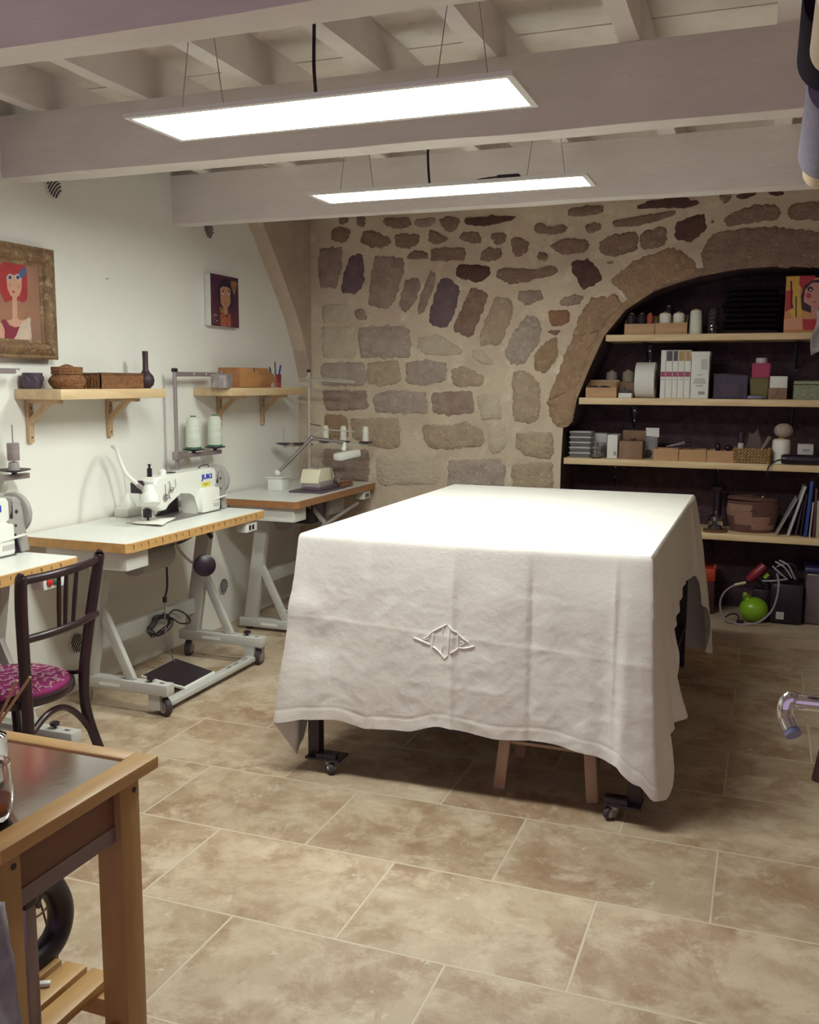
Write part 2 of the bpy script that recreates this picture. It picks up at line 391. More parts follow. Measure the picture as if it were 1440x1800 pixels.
stones(0.36111, 540, 380, [
 (0,[(115,75),(160,50),(215,70),(205,110),(160,130),(115,110)]),
 (0,[(270,75),(320,65),(330,85),(400,100),(405,140),(330,155),(262,130)]),
 (0,[(425,90),(550,88),(545,130),(490,158),(430,140)]),
 (0,[(590,120),(600,70),(640,85),(695,110),(650,135)]),
 (0,[(735,110),(760,78),(830,78),(857,130),(800,130)]),
 (0,[(893,85),(968,80),(968,125),(930,140),(897,120)]),
 (0,[(995,120),(1020,100),(1070,115),(1075,160),(1045,200),(1000,180)]),
 (0,[(1180,145),(1240,110),(1350,115),(1385,150),(1330,180),(1240,185)]),
 (7,[(60,155),(175,155),(165,260),(140,350),(65,350),(55,240)]),
 (2,[(205,205),(245,180),(272,190),(275,330),(230,380),(165,365),(180,280)]),
 (7,[(330,195),(465,205),(470,260),(430,400),(400,450),(300,430),(310,320)]),
 (0,[(485,190),(520,170),(585,172),(585,208),(485,210)]),
 (0,[(605,155),(765,152),(772,215),(605,218)]),
 (0,[(840,190),(870,155),(945,155),(950,200),(880,220),(842,212)]),
 (1,[(720,255),(745,235),(885,245),(888,285),(845,325),(740,300)]),
 (0,[(920,265),(960,250),(1130,260),(1180,237),(1222,250),(1215,280),(1150,300),(1000,330),(920,300)]),
 (1,[(1285,220),(1360,205),(1425,270),(1430,320),(1340,355),(1295,270)]),
 (7,[(1030,370),(1140,358),(1155,400),(1080,430),(1025,410)]),
 (7,[(1230,410),(1260,390),(1350,385),(1335,425),(1240,442)]),
 (6,[(1180,455),(1283,458),(1275,515),(1215,540),(1180,510)]),
 (0,[(1170,560),(1240,555),(1210,580)]),
 (0,[(1120,185),(1150,170),(1172,190),(1160,220),(1125,212)]),
 (7,[(480,310),(545,295),(548,350),(510,440),(480,470),(445,440)]),
 (7,[(605,260),(628,270),(615,350),(560,480),(535,480),(550,400)]),
 (2,[(645,310),(690,300),(745,355),(715,470),(685,540),(600,530),(590,490)]),
 (0,[(800,345),(885,380),(850,470),(800,590),(710,555),(730,500)]),
 (3,[(920,390),(1000,410),(1000,480),(940,625),(840,630),(850,560)]),
 (5,[(1060,490),(1138,500),(1135,590),(1050,730),(960,690),(985,610)]),
 (8,[(1215,590),(1220,680),(1160,765),(1105,740),(1110,670),(1160,610)]),
 (0,[(155,5),(195,0),(200,35),(165,40)]), (0,[(240,0),(285,0),(280,50),(245,45)]),
 (0,[(370,10),(500,5),(515,45),(440,60),(375,45)]), (7,[(520,15),(630,5),(620,40),(550,60)]),
 (0,[(650,15),(735,2),(740,55),(700,75),(650,50)]), (1,[(760,10),(900,0),(1020,0),(1000,20),(850,48),(765,40)]),
 (0,[(1105,40),(1150,30),(1160,55),(1210,60),(1230,35),(1265,45),(1265,75),(1180,90),(1110,75)]),
 (0,[(1350,45),(1420,28),(1430,60),(1365,80)]),
 (4,[(70,540),(235,540),(235,690),(75,690)]),
 (5,[(250,540),(470,535),(498,560),(498,685),(330,690),(255,690)]),
 (4,[(540,590),(640,580),(755,650),(740,675),(640,680),(545,660)]),
 (4,[(800,655),(850,655),(915,720),(870,725),(805,690)]),
 (5,[(70,715),(280,712),(285,825),(75,825)]),
 (3,[(290,712),(445,705),(458,800),(400,822),(295,820)]),
 (5,[(480,715),(560,705),(675,710),(680,800),(560,828),(485,810)]),
 (3,[(700,745),(770,732),(860,780),(850,828),(710,825)]),
 (7,[(75,850),(290,850),(297,940),(90,945)]),
 (5,[(325,875),(400,845),(580,860),(582,960),(330,955)]),
 (7,[(610,860),(805,850),(812,960),(690,968),(610,955)]),
 (3,[(1000,760),(1060,755),(1135,810),(1130,990),(1080,1010),(1005,990)]),
 (3,[(215,985),(450,985),(450,1120),(390,1135),(300,1110),(220,1080)]),
 (8,[(85,965),(195,975),(200,1080),(90,1080)]),
 (3,[(565,1015),(700,1020),(770,1000),(865,1050),(855,1120),(620,1135),(575,1110)]),
 (4,[(880,1030),(960,1020),(965,1130),(900,1165),(880,1110)]),
 (3,[(1020,1060),(1195,1050),(1195,1185),(1070,1165),(1015,1130)]),
 (7,[(80,1135),(300,1140),(300,1290),(85,1280)]),
 (4,[(340,1165),(640,1165),(640,1300),(345,1310)]),
 (5,[(690,1190),(940,1180),(965,1220),(950,1330),(680,1330)]),
 (3,[(1000,1210),(1195,1200),(1195,1330),(1000,1330)]),
 (4,[(820,870),(930,870),(950,980),(850,990)]),
 (7,[(235,455),(280,455),(288,500),(240,500)]),
 (4,[(75,430),(200,430),(210,510),(85,520)]),
])
stones(0.30556, 1000, 330, [
 (0,[(0,120),(195,100),(190,150),(0,165)]), (0,[(90,205),(185,200),(185,245),(95,258)]),
 (0,[(255,190),(620,130),(625,150),(500,195),(380,220),(255,225)]),
 (1,[(390,110),(460,75),(680,50),(700,100),(745,60),(750,100),(650,120),(560,110),(395,125)]),
 (0,[(170,320),(260,270),(395,250),(395,360),(250,395),(185,380)]),
 (0,[(410,270),(480,235),(560,228),(562,320),(470,355),(410,345)]),
 (1,[(610,250),(640,190),(780,150),(795,240),(700,315),(610,290)]),
 (0,[(880,190),(970,130),(1130,95),(1210,100),(1215,180),(1050,200),(920,225)]),
 (0,[(1260,130),(1310,88),(1440,80),(1600,85),(1600,180),(1440,185),(1300,180),(1260,180)]),
 (1,[(960,50),(1010,30),(1080,18),(1080,45),(980,68)]), (0,[(870,40),(930,25),(945,65),(890,90)]),
 (1,[(1120,15),(1240,20),(1240,48),(1180,40)]), (0,[(805,190),(830,178),(838,205),(815,214)]),
 (7,[(210,430),(265,415),(265,435),(225,445)]),
 (8,[(240,530),(370,430),(600,340),(640,365),(720,420),(735,500),(560,558),(450,610),(340,650),(310,580),(250,560)]),
 (0,[(760,370),(840,260),(1100,225),(1300,240),(1440,255),(1640,270),(1640,470),(1440,458),(1000,438),(810,483),(775,450)]),
])
pier = [(1385,400),(1440,395),(1500,380),(1540,430),(1468,500),(1425,560),(1368,680),(1318,830),(1295,950),(1290,1012),(1215,1020),(1190,980),(1170,900),(1240,720),(1290,590),(1330,480)]
pp = [at(540+x*0.36111, 380+y*0.36111, 1, YB) for x, y in pier]
def patch_split(pts, mi):
    # long curved springer: two halves so each stays star-shaped
    stone_patch(pts, mi, 0.016)
P2 = [(p.x, p.z) for p in pp]
patch_split([P2[0],P2[1],P2[2],P2[3],P2[4],P2[5],P2[14],P2[15]], 8)
patch_split([P2[14],P2[5],P2[6],P2[7],P2[12],P2[13]], 8)
patch_split([P2[12],P2[7],P2[8],P2[9],P2[10],P2[11]], 8)
# dressed edge stones right along the opening
for i in range(1, len(hole)-1):
    (xa,za), (xb,zb) = hole[i], hole[i+1]
    if za < 1.29 or zb < 1.29: continue
    def nrm(j):
        (x0,z0), (x1,z1) = hole[max(0,j-1)], hole[min(len(hole)-1,j+1)]; d = Vector((x1-x0, z1-z0)).normalized(); return Vector((-d.y, d.x))
    na, nb = nrm(i), nrm(i+1); w = 0.05; mi_ = 10 if xb < -0.72 or xb > 0.8 else 2
    b.m(mi_); A, B = Vector((xa,za)), Vector((xb,zb)); A2, B2 = A+na*w, B+nb*w
    b.face([(A.x,YB-0.010,A.y),(B.x,YB-0.010,B.y),(B2.x,YB-0.006,B2.y),(A2.x,YB-0.006,A2.y)]); b.face([(A.x,YB-0.010,A.y),(B.x,YB-0.010,B.y),(B.x,YB+0.01,B.y),(A.x,YB+0.01,A.y)])
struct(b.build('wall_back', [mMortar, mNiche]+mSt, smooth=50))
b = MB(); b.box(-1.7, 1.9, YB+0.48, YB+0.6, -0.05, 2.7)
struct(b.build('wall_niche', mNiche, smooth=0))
mStep = M('stone_step', (0.46,0.36,0.26), 0.8, c2=(0.38,0.29,0.21), sc=6, bump=0.3, bsc=25)
b = MB(); b.box(-1.30, 1.45, 6.10, YB+0.48, -0.01, 0.056, 0.006)
struct(b.build('trim_2', mStep, smooth=0))

# ceiling: boards on joists on three painted beams
b = MB()
b.box(-3.4, 2.0, -1.6, 7.0, 2.945, 3.02)
x = -3.3
rr = random.Random(3)
y = -1.5
while y < 6.9:
    w = 0.16+0.05*rr.random(); b.box(-3.35, 1.95, y, y+w-0.002, 2.936-0.004*rr.random(), 2.947); y += w
struct(b.build('ceiling', mCeil, smooth=0))
k = 3
def rough_beam(x0, x1, y0, y1, z0, z1, axis, seed):
    b = MB(); n = 36; r = random.Random(seed)
    L0, L1 = (x0,x1) if axis == 'x' else (y0,y1)
    rings = []
    for i in range(n+1):
        t = L0+(L1-L0)*i/n
        j = lambda q: 0.006*noise.noise(Vector((t*2.2, seed*7.3, q*3.7)))
        if axis == 'x': rings.append([(t,y0+j(1),z0+j(2)),(t,y1+j(3),z0+j(4)),(t,y1+j(5),z1),(t,y0+j(6),z1)])
        else: rings.append([(x0+j(1),t,z0+j(2)),(x1+j(3),t,z0+j(4)),(x1+j(5),t,z1),(x0+j(6),t,z1)])
    b.ring_tube(rings); return b
for i, (ya, yb2) in enumerate(((2.175,2.305),(3.515,3.635),(4.83,4.945))):
    struct(rough_beam(-3.30, 1.92, ya, yb2, 2.50, 2.77, 'x', i+1).build('trim_%d' % k, mBeam, smooth=25)); k += 1
for xj in (-3.06,-2.52,-1.985,-1.478,-1.02,-0.513,0.0,0.51,1.02,1.53):
    struct(rough_beam(xj-0.036, xj+0.036, -1.55, 6.95, 2.77, 2.938, 'y', xj).build('trim_%d' % k, mBeam, smooth=25)); k += 1
# old wall paint marks are left to the materials
# ------------------------------------------------------------ hanging lamps
mDiff = bpy.data.materials.new('lit_diffuser'); mDiff.use_nodes = True
_n = mDiff.node_tree.nodes; _e = _n.new('ShaderNodeEmission'); _e.inputs[0].default_value = (*LAMP_COLOR,1); _e.inputs[1].default_value = LAMP_STRENGTH
mDiff.node_tree.links.new(_e.outputs[0], _n['Material Output'].inputs[0])
mFrame = M('white_frame', (0.85,0.84,0.82), 0.4)
def panel(y0, y1, x0, x1, z, label, cable_x, drv):
    t = thing('panel_lamp', label, 'lamp', ((x0+x1)/2, (y0+y1)/2, z), 'long panel lamps hung from the ceiling')
    b = MB(); w = 0.022
    b.box(x0,x1,y0,y0+w,z,z+0.014); b.box(x0,x1,y1-w,y1,z,z+0.014); b.box(x0,x0+w,y0+w,y1-w,z,z+0.014); b.box(x1-w,x1,y0+w,y1-w,z,z+0.014)
    b.box(x0+w,x1-w,y0+w,y1-w,z+0.010,z+0.014); b.build('frame', mFrame, t, smooth=0)
    b = MB(); b.box(x0+w,x1-w,y0+w,y1-w,z+0.004,z+0.009); b.build('diffuser', mDiff, t, smooth=0)
    ym = (y0+y1)/2
    for xc in (x0+0.20, x1-0.20):
        for s in (-1,1):
            b = MB(); b.cyl((xc+s*0.085,ym,z+0.03),(xc+s*0.02,ym,2.94),0.0016,n=6); b.cyl((xc+s*0.085,ym,z+0.018),(xc+s*0.085,ym,z+0.034),0.006,n=8)
            b.build('suspension_wire', mSteel, t)
    b = MB(); b.tube([(cable_x,ym,2.94),(cable_x+0.004,ym,2.75),(cable_x+0.002,ym,2.6),(cable_x+0.012,ym,z+0.02)],0.006); b.build('power_cable', mCable, t)
    b = MB(); b.box(drv[0],drv[0]+0.10,ym-0.02,ym+0.02,z+0.03,z+0.05,0.004); b.tube([(drv[0],ym,z+0.045),(drv[0]-0.08,ym,z+0.04),(drv[0]-0.16,ym,z+0.022)],0.004)
    b.build('driver', M('driver_case', drv[1], 0.5), t)
    return t
panel(2.725,3.055,-2.035,-0.72,2.455,'long white panel lamp nearer the viewer, lit, hung in front of the middle beam',-1.42,(-1.78,(0.25,0.22,0.24)))
panel(4.09,4.33,-2.05,-0.755,2.455,'long white panel lamp farther back, lit, hung before the last beam and stone wall',-1.50,(-1.17,(0.03,0.02,0.03)))
# ------------------------------------------------------------ cutting table and its cloth
TX0, TX1, TY0, TY1, TZ = -1.735, -0.358, 3.382, 5.40, 0.995
t = thing('cutting_table', 'big cutting table on black steel legs with castors under the white cloth', 'table', ((TX0+TX1)/2,(TY0+TY1)/2,0))
b = MB(); b.box(TX0+0.012,TX1-0.012,TY0+0.012,TY1-0.012,TZ-0.045,TZ-0.008); b.build('tabletop', mPineX, t)
LX = (-1.690, -0.385); LYs = (3.412, 5.30)
def caster(t, x, y, dirv, r=0.036, wheel=mRubber, fork=mSteel, w=0.026, ztop=0.098):
    dx, dy = dirv
    b = MB(); b.cyl((x-dy*w/2,y+dx*w/2,r),(x+dy*w/2,y-dx*w/2,r),r,n=20)
    c = b.build('castor', wheel, t)
    b = MB(); b.cyl((x-dy*(w/2+0.001),y+dx*(w/2+0.001),r),(x+dy*(w/2+0.001),y-dx*(w/2+0.001),r),r*0.66,n=18); b.build('hub', fork, c)
    b = MB()
    for s in (-1,1):
        ox, oy = -dy*s*(w/2+0.004), dx*s*(w/2+0.004)
        b.bar((x+ox,y+oy,r*0.6),(x+ox-dx*0.018,y+oy-dy*0.018,ztop-0.01),0.003,0.034,(dx,dy,0))
    b.cyl((x-dx*0.018,y-dy*0.018,ztop-0.016),(x-dx*0.018,y-dy*0.018,ztop),0.022,n=14)
    b.cyl((x-dy*(w/2+0.008),y+dx*(w/2+0.008),r),(x+dy*(w/2+0.008),y-dx*(w/2+0.008),r),0.008,n=10)
    b.build('castor_fork', fork, c)
    return c
for xi, x in enumerate(LX):
    for y in LYs:
        b = MB(); b.box(x-0.025,x+0.025,y-0.025,y+0.025,0.056,TZ-0.045,0.002)
        lg = b.build('leg', mBlackM, t)
        s = 1 if xi == 0 else -1
        b = MB(); b.box(x-0.027 if s > 0 else x-0.110, x+0.125 if s > 0 else x+0.027, y-0.05, y+0.05, 0.056, 0.064); 
        b.bar((x+s*0.02,y-0.03,0.073),(x+s*0.108,y-0.03,0.073),0.03,0.02)
        for q in (0.045,0.07,0.095): b.cyl((x+s*q,y-0.047,0.062),(x+s*q,y-0.047,0.069),0.005,n=6)
        b.build('castor_plate', mBlackM, lg)
        caster(t, x+s*0.085, y-0.035, (0.6*s,-0.8), r=0.025, w=0.02, ztop=0.056)
for y in LYs:
    b = MB(); b.box(LX[0],LX[1],y-0.02,y+0.02,0.245,0.285); b.box(LX[0],LX[1],y-0.02,y+0.02,TZ-0.085,TZ-0.045); b.build('rail', mBlackM, t)
for x in LX:
    b = MB(); b.box(x-0.02,x+0.02,LYs[0],LYs[1],0.245,0.285); b.box(x-0.02,x+0.02,LYs[0],LYs[1],TZ-0.085,TZ-0.045); b.build('rail', mBlackM, t)

# linen cloth: flat top plus one skirt running round the four edges
def lerp_tab(tab, s):
    for (a, va), (c, vc) in zip(tab, tab[1:]):
        if s <= c:
            u = 0 if c == a else (s-a)/(c-a); u = u*u*(3-2*u)
            return va+(vc-va)*u
    return tab[-1][1]
W_, D_ = TX1-TX0, TY1-TY0
S0, S1, S2, S3 = W_, W_+D_, 2*W_+D_, 2*W_+2*D_      # front | right | back | left
# hem height along the perimeter, starting at the front-left corner
hemz = [(0,0.215),(0.05,0.235),(0.16,0.243),(0.30,0.222),(0.45,0.23),(0.62,0.272),(0.83,0.25),(1.02,0.262),(1.18,0.243),(1.29,0.226),(1.34,0.17),(W_-0.005,0.115),(W_+0.04,0.10),
        (W_+0.10,0.20),(W_+0.25,0.285),(W_+0.38,0.285),(W_+0.45,0.295),(W_+0.50,0.40),(W_+0.56,0.52),(W_+0.70,0.575),(W_+0.9,0.60),(W_+1.0,0.625),(W_+1.2,0.66),(W_+1.62,0.62),(W_+1.80,0.42),(S1-0.10,0.14),(S1,0.09),(S1+0.15,0.2),(S1+0.3,0.5),(S2-0.3,0.5),(S2,0.12),
        (S2+0.25,0.5),(S3-0.5,0.5),(S3-0.30,0.42),(S3-0.14,0.22),(S3-0.07,0.09),(S3-0.035,0.05),(S3-0.012,0.14),(S3,0.215)]
flare = [(0,0.11),(0.06,0.05),(0.2,0.02),(0.6,0.02),(1.1,0.015),(1.25,0.03),(W_-0.06,0.06),(W_,0.085),(W_+0.06,0.08),(W_+0.2,0.05),(W_+0.42,0.10),(W_+0.52,0.06),(W_+0.62,0.02),(W_+1.5,0.02),(S1-0.15,0.10),(S1,0.13),(S1+0.2,0.04),(S2-0.2,0.04),(S2,0.12),(S2+0.2,0.03),(S3-0.35,0.03),(S3-0.14,0.03),(S3-0.035,0.02),(S3-0.012,0.07),(S3,0.11)]
fold = [(0,0.008),(0.15,0.002),(1.15,0.002),(1.24,0.010),(W_-0.08,0.014),(W_,0.014),(W_+0.3,0.014),(W_+0.6,0.004),(S1-0.4,0.004),(S1,0.02),(S1+0.4,0.01),(S2,0.03),(S2+0.4,0.01),(S3-0.4,0.01),(S3-0.1,0.01),(S3,0.008)]
RC = 0.015
def perim(s):
    """edge point and outward direction"""
    s = s % S3
    def corner(cx, cy, a0, u): a = a0+u*math.pi/2; return Vector((math.cos(a),math.sin(a),0))
    if s < S0: p = Vector((TX0+s,TY0,0)); n = Vector((0,-1,0))
    elif s < S1: p = Vector((TX1,TY0+s-S0,0)); n = Vector((1,0,0))
    elif s < S2: p = Vector((TX1-(s-S1),TY1,0)); n = Vector((0,1,0))
    else: p = Vector((TX0,TY1-(s-S2),0)); n = Vector((-1,0,0))
    # let the outward direction swing smoothly round each corner
    for cs, a in ((0,-math.pi*0.75),(S0,-math.pi*0.25),(S1,math.pi*0.25),(S2,math.pi*0.75),(S3,-math.pi*0.75)):
        d = s-cs
        if abs(d) < 0.07:
            an = a + (d/0.07)*math.pi/4
            n = Vector((math.cos(an),math.sin(an),0)); break
    return p, n
def cloth_pt(s, t_):
    p, n = perim(s); ss = s % S3
    zb = lerp_tab(hemz, ss)+(0.007 if ss < S0 else 0.007*max(0,1-(ss-S0)/0.1)); fl = lerp_tab(flare, ss); am = lerp_tab(fold, ss)
    H = TZ-zb
    z = TZ-H*t_
    dd = TZ-z
    edge = 0.010*(1-math.exp(-dd/0.008))
    o = edge + fl*(t_**(2.0 if W_+0.15 < ss < W_+0.8 else (0.75 if W_+1.65 < ss < S1+0.15 else 1.15))) + am*math.sin(ss*2*math.pi/0.16+0.7)*(t_**1.2)
    # sharp folds pressed into the linen, crumples between them
    for cx, sg in ((0.30,1),(0.655,1),(0.955,-1),(1.263,1)):
        d = ss-cx
        if abs(d) < 0.25 and ss < S0: o += sg*0.010*math.exp(-abs(d)/(0.012 if d*sg > 0 else 0.09))*min(1,dd*6)
    cr = 0.0
    q = Vector((p.x*3.2+p.y*3.2, (p.x-p.y)*1.1, z*3.0))
    cr += 0.010*noise.noise(q) + 0.005*abs(noise.noise(q*1.9+Vector((5,1,2)))) + 0.0042*(0.4-abs(noise.noise(Vector((p.x*9+z*6,p.y*9,z*11-p.x*4))))) + 0.0022*(0.4-abs(noise.noise(Vector((p.x*22-z*15,p.y*22,z*20+p.x*9)))))
    # a folded line across the front, and the seam of the hem
    if ss < S0:
        zl = 0.665-0.06*(ss/S0)
        cr += 0.0025*math.exp(-abs(z-zl)/(0.006 if z > zl else 0.03))
        cr += 0.016*math.exp(-((ss-0.035)**2)/0.004-((z-0.70)**2)/0.003) - 0.014*math.exp(-((ss-0.10)**2)/0.004-((z-0.55)**2)/0.005)
    cr += -0.0022*math.exp(-((z-zb-0.05)/0.004)**2) + (0.0006 if z < zb+0.05 else 0)
    o += cr*min(1.0, dd*5)*(0.5+0.5*t_)
    return Vector((p.x,p.y,z)) + n*o
b = MB()
NS, NT = 1000, 120
G = [[b.bm.verts.new(cloth_pt(S3*i/NS, (j/NT)**1.0 if j else 0.0)) for i in range(NS)] for j in range(NT+1)]
for j in range(NT):
    for i in range(NS):
        f = b.bm.faces.new((G[j][i],G[j][(i+1)%NS],G[j+1][(i+1)%NS],G[j+1][i])); f.smooth = True
# the top, lying on the board, its edge shared with the skirt by position
nx, ny = 70, 100
T = [[b.bm.verts.new((TX0+W_*i/nx, TY0+D_*j/ny, TZ+(0.0014*noise.noise(Vector((i*0.25,j*0.25,1.0)))+(0.0022*math.exp(-abs(W_*i/nx-0.955)/0.012))+(0.0022*math.exp(-abs(W_*i/nx-1.263)/0.012))) if 0<i<nx and 0<j<ny else TZ)) for i in range(nx+1)] for j in range(ny+1)]
for j in range(ny):
    for i in range(nx):
        b.bm.faces.new((T[j][i],T[j][i+1],T[j+1][i+1],T[j+1][i])).smooth = True
mLinen = M('white_linen', (0.77,0.74,0.70), 0.9, c2=(0.73,0.70,0.665), sc=5, bump=0.10, bsc=60)
cl = tag(b.build('tablecloth', mLinen, loc=((TX0+TX1)/2,(TY0+TY1)/2,TZ), smooth=60), 'white linen cloth with a stitched diamond monogram draped over the cutting table', 'tablecloth')
# raised embroidery: long diamond with a monogram
def fr(px, py):
    q = at(px, py, 1, TY0-0.045); s = q.x-TX0
    zb = lerp_tab(hemz, s); tt = (TZ-q.z)/(TZ-zb)
    p, n = perim(s); return cloth_pt(s, tt)+n*0.002
mEmb = M('embroidery', (0.90,0.89,0.85), 0.7)
b = MB()
def stitch(a, c, r=0.0045, sag=0.0):
    pts = []
    for i in range(9):
        u = i/8; pts.append(fr(a[0]+(c[0]-a[0])*u, a[1]+(c[1]-a[1])*u + sag*math.sin(math.pi*u)))
    b.tube(pts, [r*0.2]+[r*0.55]*7+[r*0.2], n=6, spline=False)
E0 = lambda x, y: (480+x*0.29167, 1080+y*0.29167)
for a, c, r, sg in [((835,150),(940,195),.0055,0),((950,205),(1028,278),.0055,-3),((1028,278),(1050,255),.004,0),((1060,245),(1110,215),.0055,1),((1110,215),(1205,205),.005,2),
                    ((895,155),(945,120),.004,3),((945,120),(1040,70),.005,0),((1045,72),(1105,125),.005,2),((1105,130),(1170,183),.0045,1),
                    ((958,120),(950,215),.004,0),((1018,85),(1014,130),.0035,0),((1012,195),(1008,245),.0035,0),((1058,95),(1048,250),.0045,0),((1105,130),(1105,215),.004,0),
                    ((905,165),(930,158),.003,0),((930,150),(928,165),.003,0),((1118,175),(1145,188),.003,0),((1145,188),(1118,200),.003,0)]:
    stitch(E0(*a), E0(*c), r, sg)
ORG[cl.name] = Vector(cl.location)
b.build('monogram', mEmb, cl)['label'] = 'raised white embroidered diamond monogram'

# low wooden stool under the table
t = thing('stool', 'plain wooden stool pushed under the front of the cutting table', 'stool', (-0.74,3.6,0))
mStool = wood('stool_wood', (0.50,0.33,0.21), (0.42,0.27,0.17), 'z')
for sx in (-1,1):
    for sy in (0,1):
        xb, xt = -0.738+sx*0.185, -0.738+sx*0.165
        yb_, yt_ = (3.50,3.515) if sy == 0 else (3.84,3.825)
        b = MB(); b.bar((xb,yb_,0.0),(xt,yt_,0.225),0.046,0.03,(0,1,0),0.003); b.build('leg', mStool, t)
for y in (3.518,3.822):
    b = MB(); b.bar((-0.738-0.15,y,0.205),(-0.738+0.15,y,0.205),0.022,0.038,(0,0,1),0.002); b.build('apron', mStool, t)
b = MB(); b.box(-0.738-0.185,-0.738+0.185,3.50,3.84,0.225,0.243,0.004); b.build('seat', mStool, t)

# ------------------------------------------------------------ sewing tables
TZM = 0.875
def ruler(y0, y1, xf, parent):
    b = MB(); n = int((y1-y0-0.06)/0.055)
    for i in range(n):
        y = y0+0.04+i*0.055
        hgt = 0.024 if i % 2 == 0 else 0.014
        b.box(xf-0.0015, xf+0.0008, y-0.0016, y+0.0016, TZM-0.010-hgt, TZM-0.010)
        if i % 2 == 0: b.box(xf-0.0015, xf+0.0008, y-0.006, y-0.003, TZM-0.016, TZM-0.008)
    b.build('ruler_marks', mInk, parent)
def sewing_table(y0, label, kind, edge=mEdge, sw=('black','black')):
    L = 1.26; y1 = y0+L; xb, xf = -3.265, -2.645
    t = thing('sewing_table', label, 'table', ((xb+xf)/2,(y0+y1)/2,0))
    c = 0.03
    out = [(xb,y0),(xf-c*0.6,y0),(xf,y0+c),(xf,y1-c),(xf-c*0.6,y1),(xb,y1)]
    b = MB(); b.m(0).prism(out,'z',TZM-0.043,TZM-0.0015)
    ins = 0.004; top = [(xb,y0+ins),(xf-c*0.6-ins,y0+ins),(xf-ins*3,y0+c),(xf-ins*3,y1-c),(xf-c*0.6-ins,y1-ins),(xb,y1-ins)]
    b.m(1).prism(top,'z',TZM-0.003,TZM)
    tp = b.build('tabletop', [edge,mLam], t, smooth=0)
    if kind != 'serger': ruler(y0, y1, xf, tp)
    b = MB(); b.box(-3.14,-2.685,y0+0.035,y0+0.20,TZM-0.135,TZM-0.045,0.006); b.build('drawer', mWhitePl, t)
    low = kind == 'serger'
    zf0, zf1 = (0.02,0.075) if low else (0.105,0.16)
    feet = (y0+0.235, y0+1.145) if not low else (y0+0.19, y0+1.10)
    for i, y in enumerate(feet):
        b = MB(); b.box(-3.16,-2.61,y-0.032,y+0.032,zf0,zf1,0.004)
        f = b.build('foot', mGrey, t)
        for xs in (-2.72,-3.08):
            b = MB(); b.cyl((xs,y,zf1),(xs,y,zf1+0.014),0.005,n=8); b.lathe([(0.004,0.012),(0.020,0.014),(0.021,0.024),(0.012,0.030),(0.002,0.030)],(xs,y,zf1),14)
            b.build('levelling_knob', mBlack, f)
        b = MB(); b.box(-2.67,-2.645,y-0.006,y+0.006,zf1-0.001,zf1+0.0006); b.build('slot', mInk, f)
        b = MB(); b.box(-3.0,-2.88,y-0.033,y-0.0322,zf0+0.018,zf0+0.034); b.build('slot', mWhitePl, f)
        b = MB(); b.bar((-3.085,y,zf1-0.01),(-2.97,y,TZM-0.044),0.05,0.085,(1,0,0),0.003)
        b.bar((-3.0,y,TZM-0.055),(-2.80,y,TZM-0.055),0.05,0.02); b.build('upright', mGrey, t)
        b = MB(); b.bar((-3.005,y,0.52 if not low else 0.42),(-2.83,y,zf1-0.005),0.03,0.045,(1,0,0),0.003); b.build('brace', mGrey, t)
        b = MB(); b.box(-2.725,-2.66,y-0.03 if i else y-0.02,y+0.02 if i else y+0.03,0.028,zf0+0.01); b.build('drop_plate', mGrey, t)
        if not low:
            caster(t, -2.645, y+(0.0), ((0.93,-0.37) if i == 0 else (0.1,-1.0)), r=0.044, wheel=mRubber, w=0.028, ztop=0.106)
            caster(t, -3.12, y+0.01, (0.2,-1.0), r=0.044, wheel=mRubber, w=0.028, ztop=0.106)
        else:
            b = MB(); b.cyl((-2.66,y,0),(-2.66,y,0.022),0.02); b.cyl((-3.1,y,0),(-3.1,y,0.022),0.02); b.build('rubber_pad', mBlack, t)
    b = MB(); b.box(-3.09,-3.05,feet[0],feet[1],0.27,0.355,0.003); b.build('crossbar', mGrey, t)
    b = MB(); b.box(-2.705,-2.645,feet[0]+0.02,feet[1]-0.02,0.028,0.052,0.003); pb = b.build('pedal_bar', mGrey, t)
    b = MB(); yc = feet[0]+0.62
    for q in (0,0.07,0.17):
        b = MB(); b.box(-2.685,-2.678,yc+q,yc+q+0.05,0.052,0.0526); b.build('slot', mInk, pb)
    pt, pw = [(-2.70,feet[0]+0.245),(-2.70,feet[0]+0.525),(-3.035,feet[0]+0.70),(-3.035,feet[0]+0.36)], 0.0
    pt = [(-2.69,feet[0]+0.235),(-2.69,feet[0]+0.525),(-3.03,feet[0]+0.70),(-3.0,feet[0]+0.33)]
    pt = [(-2.69,feet[0]+0.23),(-2.69,feet[0]+0.53),(-3.02,feet[0]+0.66),(-3.02,feet[0]+0.33)] if False else [(-2.69,feet[0]+0.235),(-2.695,feet[0]+0.525),(-3.035,feet[0]+0.66),(-3.02,feet[0]+0.32)]
    b = MB(); b.prism(pt,'z',0.048,0.062,0.003); pd = b.build('pedal', mWhitePl, t)
    cx = sum(p[0] for p in pt)/4; cy = sum(p[1] for p in pt)/4
    b = MB(); b.prism([(cx+(p[0]-cx)*0.93, cy+(p[1]-cy)*0.93) for p in pt],'z',0.061,0.0655); b.build('tread_mat', mBlack, pd)
    # switch box under the far end of the front edge
    ys = y1-0.19
    b = MB(); b.box(xf-0.075,xf-0.012,ys-0.02,ys+0.10,TZM-0.105,TZM-0.045,0.004); sb = b.build('switch_box', mWhitePl, t)
